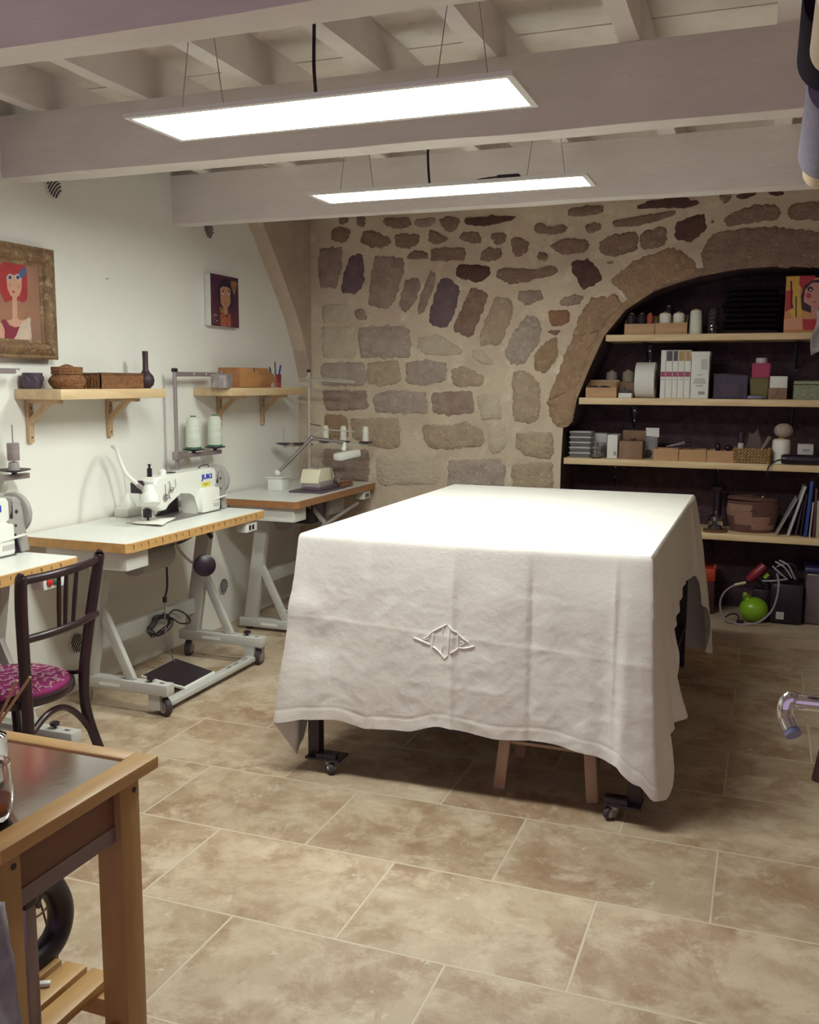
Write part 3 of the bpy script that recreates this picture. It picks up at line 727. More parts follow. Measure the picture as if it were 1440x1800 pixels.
    for q, colr in ((0.018,sw[0]),(0.052,sw[1])):
        b = MB()
        if colr == 'black': b.box(xf-0.013,xf-0.008,ys+q-0.010,ys+q+0.010,TZM-0.092,TZM-0.066,0.002)
        else: b.lathe([(0.017,-0.014),(0.017,-0.006),(0.012,-0.002),(0.001,-0.001)],(xf,ys+q-0.006,TZM-0.076),18,'x')
        bt = b.build('button', {'black':mBlack,'red':mRed,'green':mGreen}[colr], sb)
        if colr != 'black': bt['label'] = colr+' push button'
    # motor and its belt cover under the board
    ym = y0+0.62
    b = MB(); b.cyl((-3.02,ym-0.10,TZM-0.19),(-3.02,ym+0.16,TZM-0.19),0.085,n=24); b.box(-3.08,-2.96,ym-0.04,ym+0.12,TZM-0.13,TZM-0.044)
    b.build('motor', mMachG, t)
    b = MB(); b.box(-2.93,-2.80,ym-0.13,ym+0.12,TZM-0.10,TZM-0.044,0.02); b.build('oil_pan', mMachG, t)
    return t, feet
T2, f2 = sewing_table(3.475, 'white ruler-edged sewing table in the middle of the row, holding the lettered machine', 'lockstitch')
T1, f1 = sewing_table(1.90, 'white ruler-edged sewing table nearest the viewer, behind the dark wooden chair', 'lockstitch', sw=('red','green'))
T3, f3 = sewing_table(5.11, 'sewing table with brown wooden edge in the far corner against the stone wall', 'serger', edge=mEdgeD)
# knee pad, rod and cables of the middle table
_kd = Vector((0.62,-0.76,0.15)).normalized().to_track_quat('Z','Y').to_matrix().to_4x4()
b = MB(); b.lathe([(0.001,-0.012),(0.05,-0.012),(0.058,-0.004),(0.058,0.006),(0.05,0.012),(0.001,0.014)],(-2.72,4.20,0.643),28,'z',M=_kd); kp = b.build('knee_pad', mBlack, T2)
b = MB(); b.tube([(-2.73,4.20,0.643),(-2.80,4.19,0.66),(-2.86,4.16,0.74),(-2.87,4.14,TZM-0.05)],0.007); b.build('knee_rod', mSteel, T2)
b = MB(); b.tube([(-2.98,4.27,TZM-0.15),(-3.0,4.265,0.64),(-3.0,4.262,0.50),(-3.01,4.25,0.43)],0.006); b.cyl((-3.01,4.25,0.44),(-3.01,4.25,0.41),0.012); b.build('hanging_cable', mCable, T2)
b = MB(); b.tube([(-3.01,4.25,0.41),(-3.0,4.24,0.2),(-2.99,4.30,0.06)],0.004); b.build('treadle_rod', mSteel, T2)
rc = random.Random(9)
b = MB(); pts = []
for i in range(34):
    a = i*0.9; r = 0.05+0.025*rc.random()
    pts.append((-3.04+0.03*rc.random(), 4.22+math.cos(a)*r*1.7+0.03*(rc.random()-0.5), 0.285+math.sin(a)*r*0.8+0.02*(rc.random()-0.5)))
b.tube(pts,0.0042,n=6,sub=4)
b.tube([(-3.04,4.30,0.31),(-3.03,4.36,0.34),(-3.02,4.45,0.30),(-3.02,4.50,0.24),(-3.03,4.42,0.25),(-3.03,4.34,0.30)],0.0045,n=6); b.build('coiled_cable', mCable, T2)
b = MB(); b.tube([(-2.94,4.10,TZM-0.06),(-2.90,4.18,TZM-0.12),(-2.86,4.28,TZM-0.10),(-2.84,4.36,TZM-0.055),(-2.80,4.40,TZM-0.12)],0.012); b.build('hanging_cable', mCable, T2)
# dark parts under the far table
b = MB(); b.bar((-2.78,5.50,TZM-0.06),(-2.72,5.62,TZM-0.20),0.05,0.03); b.box(-2.9,-2.72,5.72,5.98,TZM-0.17,TZM-0.06,0.02); b.tube([(-2.70,5.45,TZM-0.24),(-2.70,5.75,TZM-0.19),(-2.70,6.15,TZM-0.13)],0.012); b.build('treadle_linkage', mMachG, T3)
b = MB(); b.box(-2.92,-2.74,5.5,5.72,TZM-0.20,TZM-0.05,0.02); b.build('belt_cover', mBlack, T3)
# ------------------------------------------------------------ sewing machines
def text_mesh(body, size, ext, mat, name, parent, M4, bold=0.0):
    cu = bpy.data.curves.new(name, 'FONT'); cu.body = body; cu.size = size; cu.extrude = ext; cu.offset = bold
    ob = bpy.data.objects.new(name+'_src', cu); C.objects.link(ob)
    dg = bpy.context.evaluated_depsgraph_get(); me = bpy.data.meshes.new_from_object(ob.evaluated_get(dg))
    bpy.data.objects.remove(ob); bpy.data.curves.remove(cu)
    me.transform(M4)
    if parent is not None: me.transform(Matrix.Translation(-ORG[parent.name]))
    me.materials.clear(); me.materials.append(mat); me.name = name
    o = bpy.data.objects.new(name, me); C.objects.link(o)
    if parent is not None: o.parent = parent; ORG[o.name] = ORG[parent.name]
    return o
def on_x(x, y, z): return Matrix(((0,0,1,x),(1,0,0,y),(0,1,0,z),(0,0,0,1)))     # text reading along +y, facing +x
Z0 = TZM
def lockstitch(label, loc):
    t = thing('sewing_machine', label, 'sewing machine', (-2.95,4.30,Z0))
    xb, xf = -3.00, -2.895
    # head, arm and pillar: one casting seen from the front as an arch
    prof = [(4.035,0.985),(4.03,1.05),(4.035,1.09),(4.06,1.112),(4.16,1.115),(4.30,1.118),(4.50,1.120),(4.60,1.118),(4.615,1.10),(4.615,Z0+0.004),(4.415,Z0+0.004),(4.412,0.95),(4.395,0.992),(4.35,1.013),(4.26,1.010),(4.20,1.0),(4.165,0.985),(4.155,0.955),(4.13,0.935),(4.09,0.935),(4.06,0.955)]
    b = MB(); b.prism(prof,'x',xb,xf,0.014)
    b.box(xb-0.01,xf+0.026,4.43,4.612,Z0+0.004,Z0+0.14,0.016)
    body = b.build('arm_casting', mMach, t)
    b = MB(); b.box(-3.05,-2.87,3.99,4.615,Z0+0.0005,Z0+0.005,0.002); b.build('bed_plate', mSteel, t)
    # belt guard, hand wheel, upper hub
    b = MB(); b.prism([(4.617,1.09),(4.622,1.112),(4.645,1.118),(4.67,1.10),(4.68,1.05),(4.685,1.0),(4.70,0.93),(4.715,Z0+0.004),(4.665,Z0+0.004),(4.65,0.93),(4.632,0.985),(4.617,0.985)],'x',xb+0.005,xf+0.006,0.006); bg = b.build('belt_guard', mMachG, t)
    b = MB(); b.box(xb+0.01,xf-0.005,4.616,4.668,Z0+0.003,0.985); b.build('guard_gap', mBlack, t)
    b = MB(); b.lathe([(0.001,0.0),(0.078,0.0),(0.087,0.006),(0.088,0.026),(0.080,0.034),(0.03,0.038),(0.001,0.038)],(-2.955,4.684,1.04),36,'y'); b.build('hand_wheel', mMachG, t)
    b = MB(); b.lathe([(0.001,0.0),(0.029,0.0),(0.031,0.006),(0.031,0.03),(0.001,0.034)],(xf-0.012,4.612,0.997),24,'x'); hb = b.build('stitch_dial', mMachG, t)
    b = MB(); b.cyl((xf+0.020,4.618,1.0),(xf+0.0235,4.618,1.0),0.006); b.cyl((xf+0.004,4.642,1.055),(xf+0.008,4.642,1.055),0.008); b.bar((xf+0.0005,4.622,1.10),(xf+0.002,4.618,1.03),0.004,0.010,(1,0,0)); b.build('screw', mInk, t)
    b = MB(); b.bar((xf+0.02,4.53,0.945),(xf+0.028,4.665,0.958),0.02,0.007,(0,0,1),0.003); b.build('reverse_lever', mWhitePl, t)
    b = MB(); b.box(xf+0.025,xf+0.0275,4.535,4.60,Z0+0.03,Z0+0.052); b.build('serial_plate', mPaperD, t)
    # face of the head
    b = MB(); b.lathe([(0.001,0.0),(0.018,0.002),(0.018,0.01),(0.008,0.014),(0.008,0.022),(0.003,0.026)],(xf,4.115,1.005),18,'x'); b.lathe([(0.001,0),(0.013,0.001),(0.013,0.01),(0.002,0.018)],(xf,4.17,1.04),16,'x'); b.build('tension_knob', mSteel, t)
    b = MB(); b.tube([(xf+0.004,4.15,1.085),(xf+0.012,4.15,1.06),(xf+0.006,4.145,1.02),(xf+0.012,4.15,0.99)],0.0025,n=6); b.bar((xf+0.001,4.12,1.07),(xf+0.001,4.122,1.0),0.004,0.004); b.tube([(xf+0.006,4.165,1.045),(xf+0.010,4.20,1.05),(xf+0.006,4.205,1.09)],0.002,n=6); b.build('take_up_lever', mSteel, t)
    b = MB(); b.cyl((-2.965,4.10,0.94),(-2.965,4.10,0.90),0.006); b.cyl((-2.96,4.102,0.905),(-2.96,4.102,0.884),0.002); b.bar((-2.965,4.115,0.94),(-2.965,4.115,0.893),0.006,0.008); b.bar((-2.965,4.10,0.887),(-2.925,4.10,0.883),0.014,0.004); b.build('needle_bar', mChrome, t)
    b = MB(); b.box(-2.99,-2.955,4.055,4.085,0.90,0.945,0.003); b.cyl((-2.97,4.07,0.90),(-2.97,4.07,0.885),0.006); b.build('presser_lifter', mBlack, t)
    b = MB(); b.lathe([(0.013,0),(0.013,0.045),(0.006,0.048),(0.006,0.058),(0.009,0.060),(0.009,0.066),(0.002,0.068)],(-2.955,4.075,1.11),16); b.build('pressure_screw', mBlack, t)
    b = MB(); b.lathe([(0.020,0),(0.020,0.022),(0.014,0.03),(0.002,0.034)],(-2.94,4.165,1.112),18); b.build('cap', mMach, t)
    b = MB(); b.cyl((-2.93,4.185,1.115),(-2.93,4.185,1.185),0.0035,n=8); b.cyl((-2.93,4.185,1.16),(-2.93,4.185,1.165),0.008,n=10); b.build('thread_pin', mSteel, t)
    b = MB(); b.box(-3.03,-2.955,4.012,4.032,1.03,1.085,0.004); b.box(-2.99,-2.96,4.016,4.03,1.085,1.096,0.003); b.build('knee_lifter_bracket', mBlack, t)
    b = MB(); b.tube([(-2.94,4.50,1.121),(-2.94,4.53,1.132),(-2.94,4.59,1.134),(-2.94,4.605,1.122)],0.003,n=6); b.box(-2.965,-2.93,4.235,4.27,1.116,1.122); b.build('top_lever', mBlack, t)
    b = MB(); b.prism([(4.24,Z0+0.006),(4.45,Z0+0.006),(4.44,0.955),(4.40,0.975),(4.36,0.94)],'x',-3.055,-3.04); b.build('rear_cover', mBlack, t)
    # lettering and the yellow sticker
    text_mesh('JUKI', 0.036, 0.0006, mBlueInk, 'lettering', t, on_x(xf+0.0014,4.462,1.064)@Matrix.Diagonal((1.55,1,1,1)), 0.0016)
    text_mesh('JUKI', 0.024, 0.0004, mInk, 'lettering', t, Matrix(((1,0,0,-2.985),(0,0,-1,4.0335),(0,1,0,1.028),(0,0,0,1))), 0.0004)
    b = MB(); b.box(xf-0.001,xf+0.0012,4.462,4.545,1.020,1.048); st = b.build('sticker', mYellow, t)
    text_mesh('T.C.A', 0.015, 0.0003, mInk, 'printing', st, on_x(xf+0.0016,4.478,1.029))
    t.location = Vector(loc)
    return t
JK = lockstitch('white lockstitch machine with blue lettering on the middle sewing table', (-2.95,4.30,Z0))
dup(JK, (-2.985,2.765,Z0), 'white lockstitch machine cut off by the left picture edge, behind the chair')
# scrap of white cloth under the needle
b = MB(); nx = 16; G = []
Pc = [(-2.80,3.955),(-3.0,3.975),(-3.04,4.10),(-2.915,4.235)]
for i in range(nx+1):
    row = []
    for j in range(nx+1):
        u, v = i/nx, j/nx
        x = (Pc[0][0]*(1-u)+Pc[1][0]*u)*(1-v)+(Pc[3][0]*(1-u)+Pc[2][0]*u)*v; y = (Pc[0][1]*(1-u)+Pc[1][1]*u)*(1-v)+(Pc[3][1]*(1-u)+Pc[2][1]*u)*v
        row.append(b.bm.verts.new((x,y,Z0+0.0075+0.004*noise.noise(Vector((x*9,y*9,2)))+0.006*(1-u)*(1-v))))
    G.append(row)
for i in range(nx):
    for j in range(nx): b.bm.faces.new((G[i][j],G[i+1][j],G[i+1][j+1],G[i][j+1]))
mScrap = M('scrap_cloth', (0.84,0.83,0.76), 0.9)
o = tag(b.build('cloth_scrap', mScrap, loc=(-2.92,4.06,Z0+0.004)), 'white scrap of cloth lying under the machine needle', 'cloth')
md = o.modifiers.new('thick','SOLIDIFY'); md.thickness = 0.003; md.offset = 0

# overlock machine let into the far table
t = thing('overlock_machine', 'small cream overlock machine sunk into the far sewing table', 'sewing machine', (-2.79,5.72,Z0))
b = MB(); b.box(-2.93,-2.69,5.54,5.93,Z0,Z0+0.012,0.003); b.box(-2.84,-2.72,5.58,5.86,Z0+0.01,Z0+0.035,0.004); b.build('base_plate', M('dark_plate',(0.10,0.07,0.09),0.4), t)
b = MB(); b.box(-2.86,-2.725,5.59,5.80,Z0+0.033,Z0+0.072,0.006); b.build('body', M('body_grey',(0.30,0.27,0.27),0.4), t)
mCream = M('cream_enamel', (0.74,0.70,0.52), 0.35)
b = MB(); b.prism([(5.585,Z0+0.062),(5.80,Z0+0.055),(5.85,Z0+0.085),(5.80,Z0+0.150),(5.625,Z0+0.150),(5.60,Z0+0.11)],'x',-2.87,-2.735,0.006); cv = b.build('cover', mCream, t)
b = MB(); b.bar((-2.734,5.775,Z0+0.145),(-2.734,5.80,Z0+0.065),0.003,0.004,(1,0,0)); b.build('seam', mInk, cv)
b = MB(); b.box(-2.83,-2.75,5.80,5.90,Z0+0.035,Z0+0.085,0.006); b.cyl((-2.77,5.87,Z0+0.06),(-2.72,5.87,Z0+0.06),0.022); b.cyl((-2.80,5.88,Z0+0.13),(-2.74,5.98,Z0+0.125),0.014); b.cyl((-2.80,5.86,Z0+0.145),(-2.80,5.93,Z0+0.15),0.010); b.bar((-2.78,5.92,Z0+0.12),(-2.77,5.93,Z0+0.05),0.012,0.012); b.sphere((-2.755,6.0,Z0+0.14),0.012); b.build('looper_mechanism', mSteel, t)
b = MB(); b.bar((-2.74,5.92,Z0+0.022),(-2.72,6.06,Z0+0.024),0.05,0.03); b.lathe([(0.001,0),(0.06,0.0),(0.06,0.018),(0.001,0.02)],(-2.78,6.10,Z0),20); b.build('cloth_plate', wood('brown_plate',(0.30,0.12,0.06),(0.22,0.08,0.04)), t)
b = MB(); b.cyl((-2.80,5.68,Z0+0.148),(-2.80,5.68,Z0+0.162),0.02,n=14); b.box(-2.82,-2.78,5.76,5.80,Z0+0.15,Z0+0.158); b.build('tension_posts', mSteel, t)

# ------------------------------------------------------------ thread stands
mDisc = M('dark_disc', (0.05,0.035,0.05), 0.5)
def cone(parent_none, x, y, z, h, r, label, thr, capmat, base, group, name='thread_cone'):
    t = thing(name, label, 'thread cone', (x,y,z), group)
    b = MB(); b.lathe([(0.004,0.004),(r*0.98,0.004),(r,h*0.06),(r*0.90,h*0.80),(r*0.72,h*0.93),(r*0.42,h*0.965),(0.004,h*0.965)],(x,y,z),24); b.build('thread', thr, t)
    b = MB(); b.lathe([(0.004,h*0.95),(r*0.40,h*0.95),(r*0.38,h),(0.004,h)],(x,y,z),16); b.build('core', capmat, t)
    if base: 
        b = MB(); b.lathe([(0.004,0),(r*1.04,0),(r*1.0,h*0.055),(0.004,h*0.06)],(x,y,z),24); b.build('base_rim', base, t)
    return t
def disc(b, x, y, z, r): b.lathe([(0.004,0.0),(r*0.3,0.0),(r*0.98,0.010),(r,0.013),(r*0.98,0.0145),(r*0.3,0.006),(0.004,0.006)],(x,y,z),28)
def stand2(label, x, yp, z_arm=1.165, z_top=1.655, reach=0.44, discs=((0.175,0.065),(0.41,0.065)), cup=False):
    t = thing('thread_stand', label, 'thread stand', (x,yp,Z0))
    b = MB(); b.cyl((x,yp,Z0+0.004),(x,yp,z_top),0.0115,n=14); b.build('pole', mPole, t)
    b = MB(); b.lathe([(0.003,0.0),(0.03,0.0),(0.03,0.006),(0.016,0.010),(0.016,0.03),(0.003,0.03)],(x,yp,Z0),18); b.build('foot_flange', mSteel, t)
    b = MB(); b.box(x-0.014,x+0.014,yp-0.014,yp+0.014,z_top-0.004,z_top+0.018,0.004); b.build('end_cap', mBlack, t)
    b = MB(); b.prism([(yp,z_top-0.030),(yp+reach-0.03,z_top-0.026),(yp+reach,z_top-0.006),(yp+reach,z_top-0.002),(yp,z_top-0.002)],'x',x-0.004,x+0.012); ga = b.build('guide_arm', mPole, t)
    b = MB()
    for q in (0.18,0.31,0.42): b.cyl((x+0.012,yp+reach*q/0.44,z_top-0.013),(x+0.0135,yp+reach*q/0.44,z_top-0.013),0.006,n=10)
    b.build('eyelet', mWhitePl, ga)
    b = MB(); b.box(x-0.012,x+0.012,yp,yp+reach+0.03,z_arm-0.014,z_arm+0.012,0.003); b.box(x-0.02,x+0.02,yp-0.02,yp+0.03,z_arm-0.02,z_arm+0.03,0.004); b.build('spool_arm', mPole, t)
    for q, r in discs:
        b = MB(); disc(b, x, yp+q, z_arm+0.020, r); b.cyl((x,yp+q,z_arm+0.01),(x,yp+q,z_arm+0.022),0.012); b.build('spool_disc', mDisc, t)
        b = MB(); b.cyl((x,yp+q,z_arm+0.02),(x,yp+q,z_arm+(0.235 if cup else 0.19)),0.003,n=8); b.build('spindle', mSteel, t)
    return t
stand2('tall two-arm thread stand with two pale cones on the middle sewing table', -3.195, 4.672)
for q, yy in (('nearer of the two pale green-white thread cones on the tall stand by the wall',0.175),('farther of the two pale green-white thread cones on the tall stand by the wall',0.41)):
    cone(None, -3.195, 4.672+yy, 1.201, 0.195, 0.046, q, mThread, mGreen, mGreen, 'pale cones on the tall stand')
stand2('thread stand at the left picture edge carrying one small grey spool', -3.195, 3.01, 1.165, 1.655, 0.44, ((0.385,0.072),), True)
t = thing('thread_spool', 'small mauve-grey spool on the spindle at the left picture edge', 'spool', (-3.195,3.395,1.201))
b = MB(); b.lathe([(0.006,0.0),(0.026,0.0),(0.022,0.035),(0.006,0.038)],(-3.195,3.395,1.196),18); b.build('cup', mMachG, t)
b = MB(); b.lathe([(0.005,0.042),(0.026,0.042),(0.027,0.046),(0.027,0.118),(0.026,0.122),(0.005,0.122)],(-3.195,3.395,1.196),20); b.build('thread', mThreadG, t)
# five-spool stand on the far table
PX, PY = -3.05, 6.09
t = thing('thread_stand', 'pale five-spool thread stand in the far corner before the stone wall', 'thread stand', (PX,PY,Z0))
mPoleW = M('pale_pole', (0.55,0.52,0.47), 0.4, metal=0.2)
b = MB(); b.cyl((PX,PY,Z0+0.003),(PX,PY,1.665),0.0115,n=14); b.build('pole', mPoleW, t)
b = MB(); b.lathe([(0.003,0),(0.036,0),(0.036,0.006),(0.016,0.012),(0.016,0.03),(0.003,0.03)],(PX,PY,Z0),18); b.build('foot_flange', mSteel, t)
b = MB(); b.cyl((PX,PY,1.665),(PX,PY,1.685),0.013); b.build('end_cap', mBlack, t)
b = MB(); b.box(PX-0.018,PX+0.018,PY-0.02,PY+0.02,1.61,1.635,0.003); b.cyl((PX,PY-0.012,1.632),(PX+0.36,PY-0.012,1.605),0.004,n=8); b.bar((PX,PY,1.615),(PX+0.36,PY,1.595),0.02,0.010); b.build('guide_arm', mPoleW, t)
b = MB(); b.bar((PX,PY-0.01,1.580),(PX-0.115,PY-0.16,1.588),0.006,0.022); b.box(PX-0.016,PX+0.016,PY-0.016,PY+0.016,1.56,1.605,0.003); b.build('guide_arm', mPoleW, t)
ZA = 1.165
D = {}
for i, (px, py) in enumerate(((573,770),(604,771),(643,771))):
    q = at(px,py,1,PY-0.01); D[i] = q
b = MB(); b.bar((PX,PY-0.012,ZA+0.01),(D[2].x+0.02,PY-0.012,ZA-0.002),0.022,0.014); b.box(PX-0.018,PX+0.018,PY-0.02,PY+0.02,ZA-0.02,ZA+0.03,0.003); b.build('spool_arm', mPoleW, t)
LY = PY-0.15
L5 = [at(499,781,1,LY), at(526,777,1,LY+0.06)]
b = MB(); b.bar((PX,PY-0.012,ZA-0.002),(L5[0].x,LY,ZA-0.02),0.016,0.016); b.build('spool_arm', mPoleW, t)
for i in range(3):
    b = MB(); disc(b, D[i].x, PY-0.012, ZA+0.008, 0.050); b.build('spool_disc', mDisc, t)
for q in L5:
    b = MB(); disc(b, q.x, q.y, ZA-0.008, 0.055); b.build('spool_disc', mDisc, t)
    b = MB(); b.cyl((q.x,q.y,ZA-0.005),(q.x,q.y,ZA+0.12),0.0022,n=6); b.build('spindle', mSteel, t)
b = MB(); b.cyl((PX+0.03,PY-0.04,1.305),(PX+0.12,PY-0.06,1.292),0.005,n=8); b.build('tension_rod', mSteel, t)
for i, lb in enumerate(('leftmost of the three small white cones by the stone wall','middle one of the three small white cones by the stone wall','rightmost of the three small white cones by the stone wall')):
    cone(None, D[i].x, PY-0.012, ZA+0.0225, 0.112, 0.023, lb, mThreadW, mTan, None, 'small white cones on the far stand', 'small_thread_cone')

# gooseneck lamp on the middle table
t = thing('gooseneck_lamp', 'white gooseneck lamp bending over the needle of the lettered machine', 'lamp', (-3.21,4.225,Z0))
b = MB(); b.box(-3.255,-3.165,4.165,4.285,Z0,Z0+0.05,0.006); b.lathe([(0.045,0.0),(0.040,0.02),(0.018,0.06),(0.008,0.075),(0.002,0.076)],(-3.21,4.225,Z0+0.048),20); b.build('base', mWhitePl, t)
b = MB(); b.tube([(-3.21,4.225,0.99),(-3.205,4.20,1.08),(-3.20,4.165,1.18),(-3.195,4.12,1.245),(-3.18,4.075,1.262),(-3.12,4.03,1.248),(-3.07,3.99,1.20),(-3.02,3.975,1.13),(-2.955,3.985,1.075)],[0.006,0.006,0.006,0.007,0.009,0.010,0.0105,0.0105,0.0105],n=10); b.build('neck', mWhitePl, t)
b = MB(); b.cyl((-2.962,3.983,1.08),(-2.93,3.99,1.058),0.013); b.bar((-2.935,3.99,1.07),(-2.915,3.99,1.03),0.03,0.018); b.build('joint', mSteel, t)
axd = Vector((0.25,-0.25,-0.93)).normalized()
Mr = axd.to_track_quat('Z','Y').to_matrix().to_4x4()
b = MB(); b.lathe([(0.001,-0.045),(0.026,-0.045),(0.030,-0.038),(0.034,-0.005),(0.044,0.0),(0.048,0.012),(0.050,0.045),(0.048,0.052),(0.040,0.052),(0.001,0.050)],(-2.885,3.975,1.035),24,'z',M=Mr); b.build('lamp_head', mWhitePl, t)
# jointed magnifier lamp on the far table
t = thing('jointed_lamp', 'grey jointed work lamp leaning over the overlock machine', 'lamp', (-3.07,5.64,Z0))
b = MB(); b.box(-3.12,-3.01,5.60,5.70,Z0,Z0+0.085,0.005); b.box(-3.13,-3.0,5.59,5.71,Z0+0.085,Z0+0.092); b.sphere((-3.07,5.65,Z0+0.115),0.022); b.build('base', mWhitePl, t)
e1 = at(548,770,1,5.75); e2 = at(606,777,1,5.75)
b = MB(); b.tube([(-3.07,5.65,Z0+0.115),e1],0.0125,n=12,spline=False); b.tube([e1,e2],0.0115,n=12,spline=False); b.sphere(e1,0.017); b.build('arm', mSteel, t)
k1 = at(572,755,1,5.75); k2 = at(623,759,1,5.75)
b = MB(); b.tube([e1+Vector((0.02,0,0.02)),k1],0.006,n=8,spline=False); b.tube([k1,k2],0.004,n=8,spline=False); b.build('balance_rod', mPoleW, t)
h0 = at(604,800,1,5.75)
b = MB(); b.tube([e2,(e2+h0)*0.5+Vector((0.002,0,0)),h0+Vector((0,0,0.03))],[0.010,0.016,0.012],n=12,spline=False); b.sphere((e2+h0)*0.5,0.018); b.build('head_joint', mWhitePl, t)
b = MB(); b.bar(h0+Vector((-0.03,-0.05,-0.012)),h0+Vector((0.05,0.12,0.01)),0.075,0.05,(0,0,1),0.012); b.build('lamp_head', mWhitePl, t)
# ------------------------------------------------------------ left wall: shelves, what stands on them, pictures, vents
def wall_shelf(label, y0, y1, z, brs, depth=0.27):
    t = thing('wall_shelf', label, 'shelf', (XW,(y0+y1)/2,z))
    b = MB(); b.box(XW+0.001,XW+depth,y0,y1,z-0.048,z,0.003); b.build('board', mPine, t)
    for y in brs:
        b = MB(); b.box(XW+0.001,XW+0.022,y-0.017,y+0.017,z-0.255,z-0.048,0.003); b.box(XW+0.022,XW+0.20,y-0.017,y+0.017,z-0.068,z-0.048,0.002)
        b.bar((XW+0.012,y,z-0.165),(XW+0.135,y,z-0.058),0.026,0.028,(0,1,0)); 
        br = b.build('bracket', mPineZ, t)
        b = MB(); b.cyl((XW+0.0215,y,z-0.09),(XW+0.0235,y,z-0.09),0.005,n=8); b.build('screw', mInk, br)
        b = MB(); b.cyl((XW+0.0215,y,z-0.23),(XW+0.0235,y,z-0.23),0.005,n=8); b.build('screw', mInk, br)
    return t
ZS = 1.560
wall_shelf('pine wall shelf with two brackets holding the woven baskets, below the gilt picture', 3.52, 4.335, ZS, (3.60, 4.185))
wall_shelf('pine wall shelf in the far corner holding the wooden box and pens', 5.0, 5.99, ZS, (5.275, 5.83))
XS = -3.13
def base_at(px, x=XS): return at(px, 683, 0, x)
q = Vector((-3.225,3.572,0)); XS = -3.225
mPotP = M('pot_pattern',(0.16,0.13,0.17),0.4)
o = tag((lambda b: (b.lathe([(0.002,0.0),(0.034,0.0),(0.044,0.02),(0.047,0.045),(0.046,0.072),(0.043,0.075),(0.041,0.07),(0.041,0.03),(0.002,0.012)],(XS,q.y,ZS),28), b.build('ceramic_pot', mPot, loc=(XS,q.y,ZS)))[1])(MB()), 'small dark glazed pot at the near end of the wall shelf', 'pot')
b = MB()
for i in range(9):
    a = i*0.7; p0 = Vector((XS+math.cos(a)*0.0485, q.y+math.sin(a)*0.0485, ZS+0.058)); p1 = Vector((XS+math.cos(a+0.3)*0.0485, q.y+math.sin(a+0.3)*0.0485, ZS+0.035))
    b.tube([p0,(p0+p1)/2+Vector((math.cos(a+0.15),math.sin(a+0.15),0))*0.001,p1],0.0022,n=5,spline=False)
b.build('leaf_pattern', mPotP, o)
XS = -3.13
def weave(b, c, r0, r1, z0, z1, n=5, amp=0.003, hole=False):
    prof = [(0.002,z0)]
    k = 6*n
    for i in range(k+1):
        u = i/k; prof.append((r0+(r1-r0)*u+amp*abs(math.sin(u*n*math.pi)), z0+(z1-z0)*u))
    prof.append((0.002,z1)); b.lathe(prof,c,36)
q = base_at(119); cY = q.y
t = thing('lidded_basket', 'round woven basket with a lid on the wall shelf', 'basket', (XS,cY,ZS))
b = MB(); prof = [(0.002,0)]
for i in range(31):
    u = i/30; prof.append((0.062+0.024*math.sin(min(1,u*1.6)*math.pi/2)-0.022*max(0,u-0.6)*2.5+0.0025*abs(math.sin(u*6*math.pi)), u*0.068))
prof.append((0.002,0.068)); b.lathe(prof,(XS,cY,ZS),36); b.build('body', mWicker, t)
b = MB(); weave(b,(XS,cY,ZS+0.068),0.070,0.070,0.0,0.036,3); b.tube([(XS-0.02,cY-0.02,ZS+0.103),(XS,cY,ZS+0.112),(XS+0.02,cY+0.02,ZS+0.103)],0.005); b.build('lid', mWicker, t)
yl, yr = base_at(178, XS+0.075).y, base_at(251, XS+0.075).y
t = thing('basket_tray', 'low rectangular open-weave basket between the round basket and dark vase', 'basket', (XS,(yl+yr)/2,ZS))
b = MB(); x0, x1 = XS-0.10, XS+0.075
hgt = 0.072
for i in range(7):
    z = ZS+0.006+i*(hgt-0.012)/6
    b.tube([(x0,yl,z),(x1,yl,z),(x1,yr,z),(x0,yr,z)],0.0055,n=6,closed=True,spline=False)
for y in [yl+(yr-yl)*i/24 for i in range(25)]:
    b.bar((x1,y,ZS),(x1,y,ZS+hgt),0.006,0.007); b.bar((x0,y,ZS),(x0,y,ZS+hgt),0.006,0.007)
for x in [x0+(x1-x0)*i/10 for i in range(11)]: b.bar((x,yl,ZS),(x,yl,ZS+hgt),0.006,0.007)
b.box(x0,x1,yl,yr,ZS+0.001,ZS+0.006); b.build('woven_sides', mWicker, t)
b = MB(); b.tube([(x0,yl,ZS+hgt),(x1,yl,ZS+hgt),(x1,yr,ZS+hgt),(x0,yr,ZS+hgt)],0.0075,n=8,closed=True,spline=False); b.build('rim', mWickerD, t)
b = MB(); b.box(x0+0.006,x1-0.006,yl+0.006,yr-0.006,ZS+0.006,ZS+0.05); b.build('lining', mWickerD, t)
q = base_at(257, -3.15)
b = MB(); b.lathe([(0.002,0),(0.022,0.0),(0.040,0.018),(0.046,0.042),(0.040,0.066),(0.022,0.086),(0.0155,0.10),(0.0145,0.14),(0.0155,0.198),(0.0135,0.198),(0.0125,0.14),(0.002,0.12)],(-3.15,q.y,ZS),28); tag(b.build('bottle_vase', mVase, loc=(-3.15,q.y,ZS)), 'dark brown round-bodied vase with a tall thin neck', 'vase')
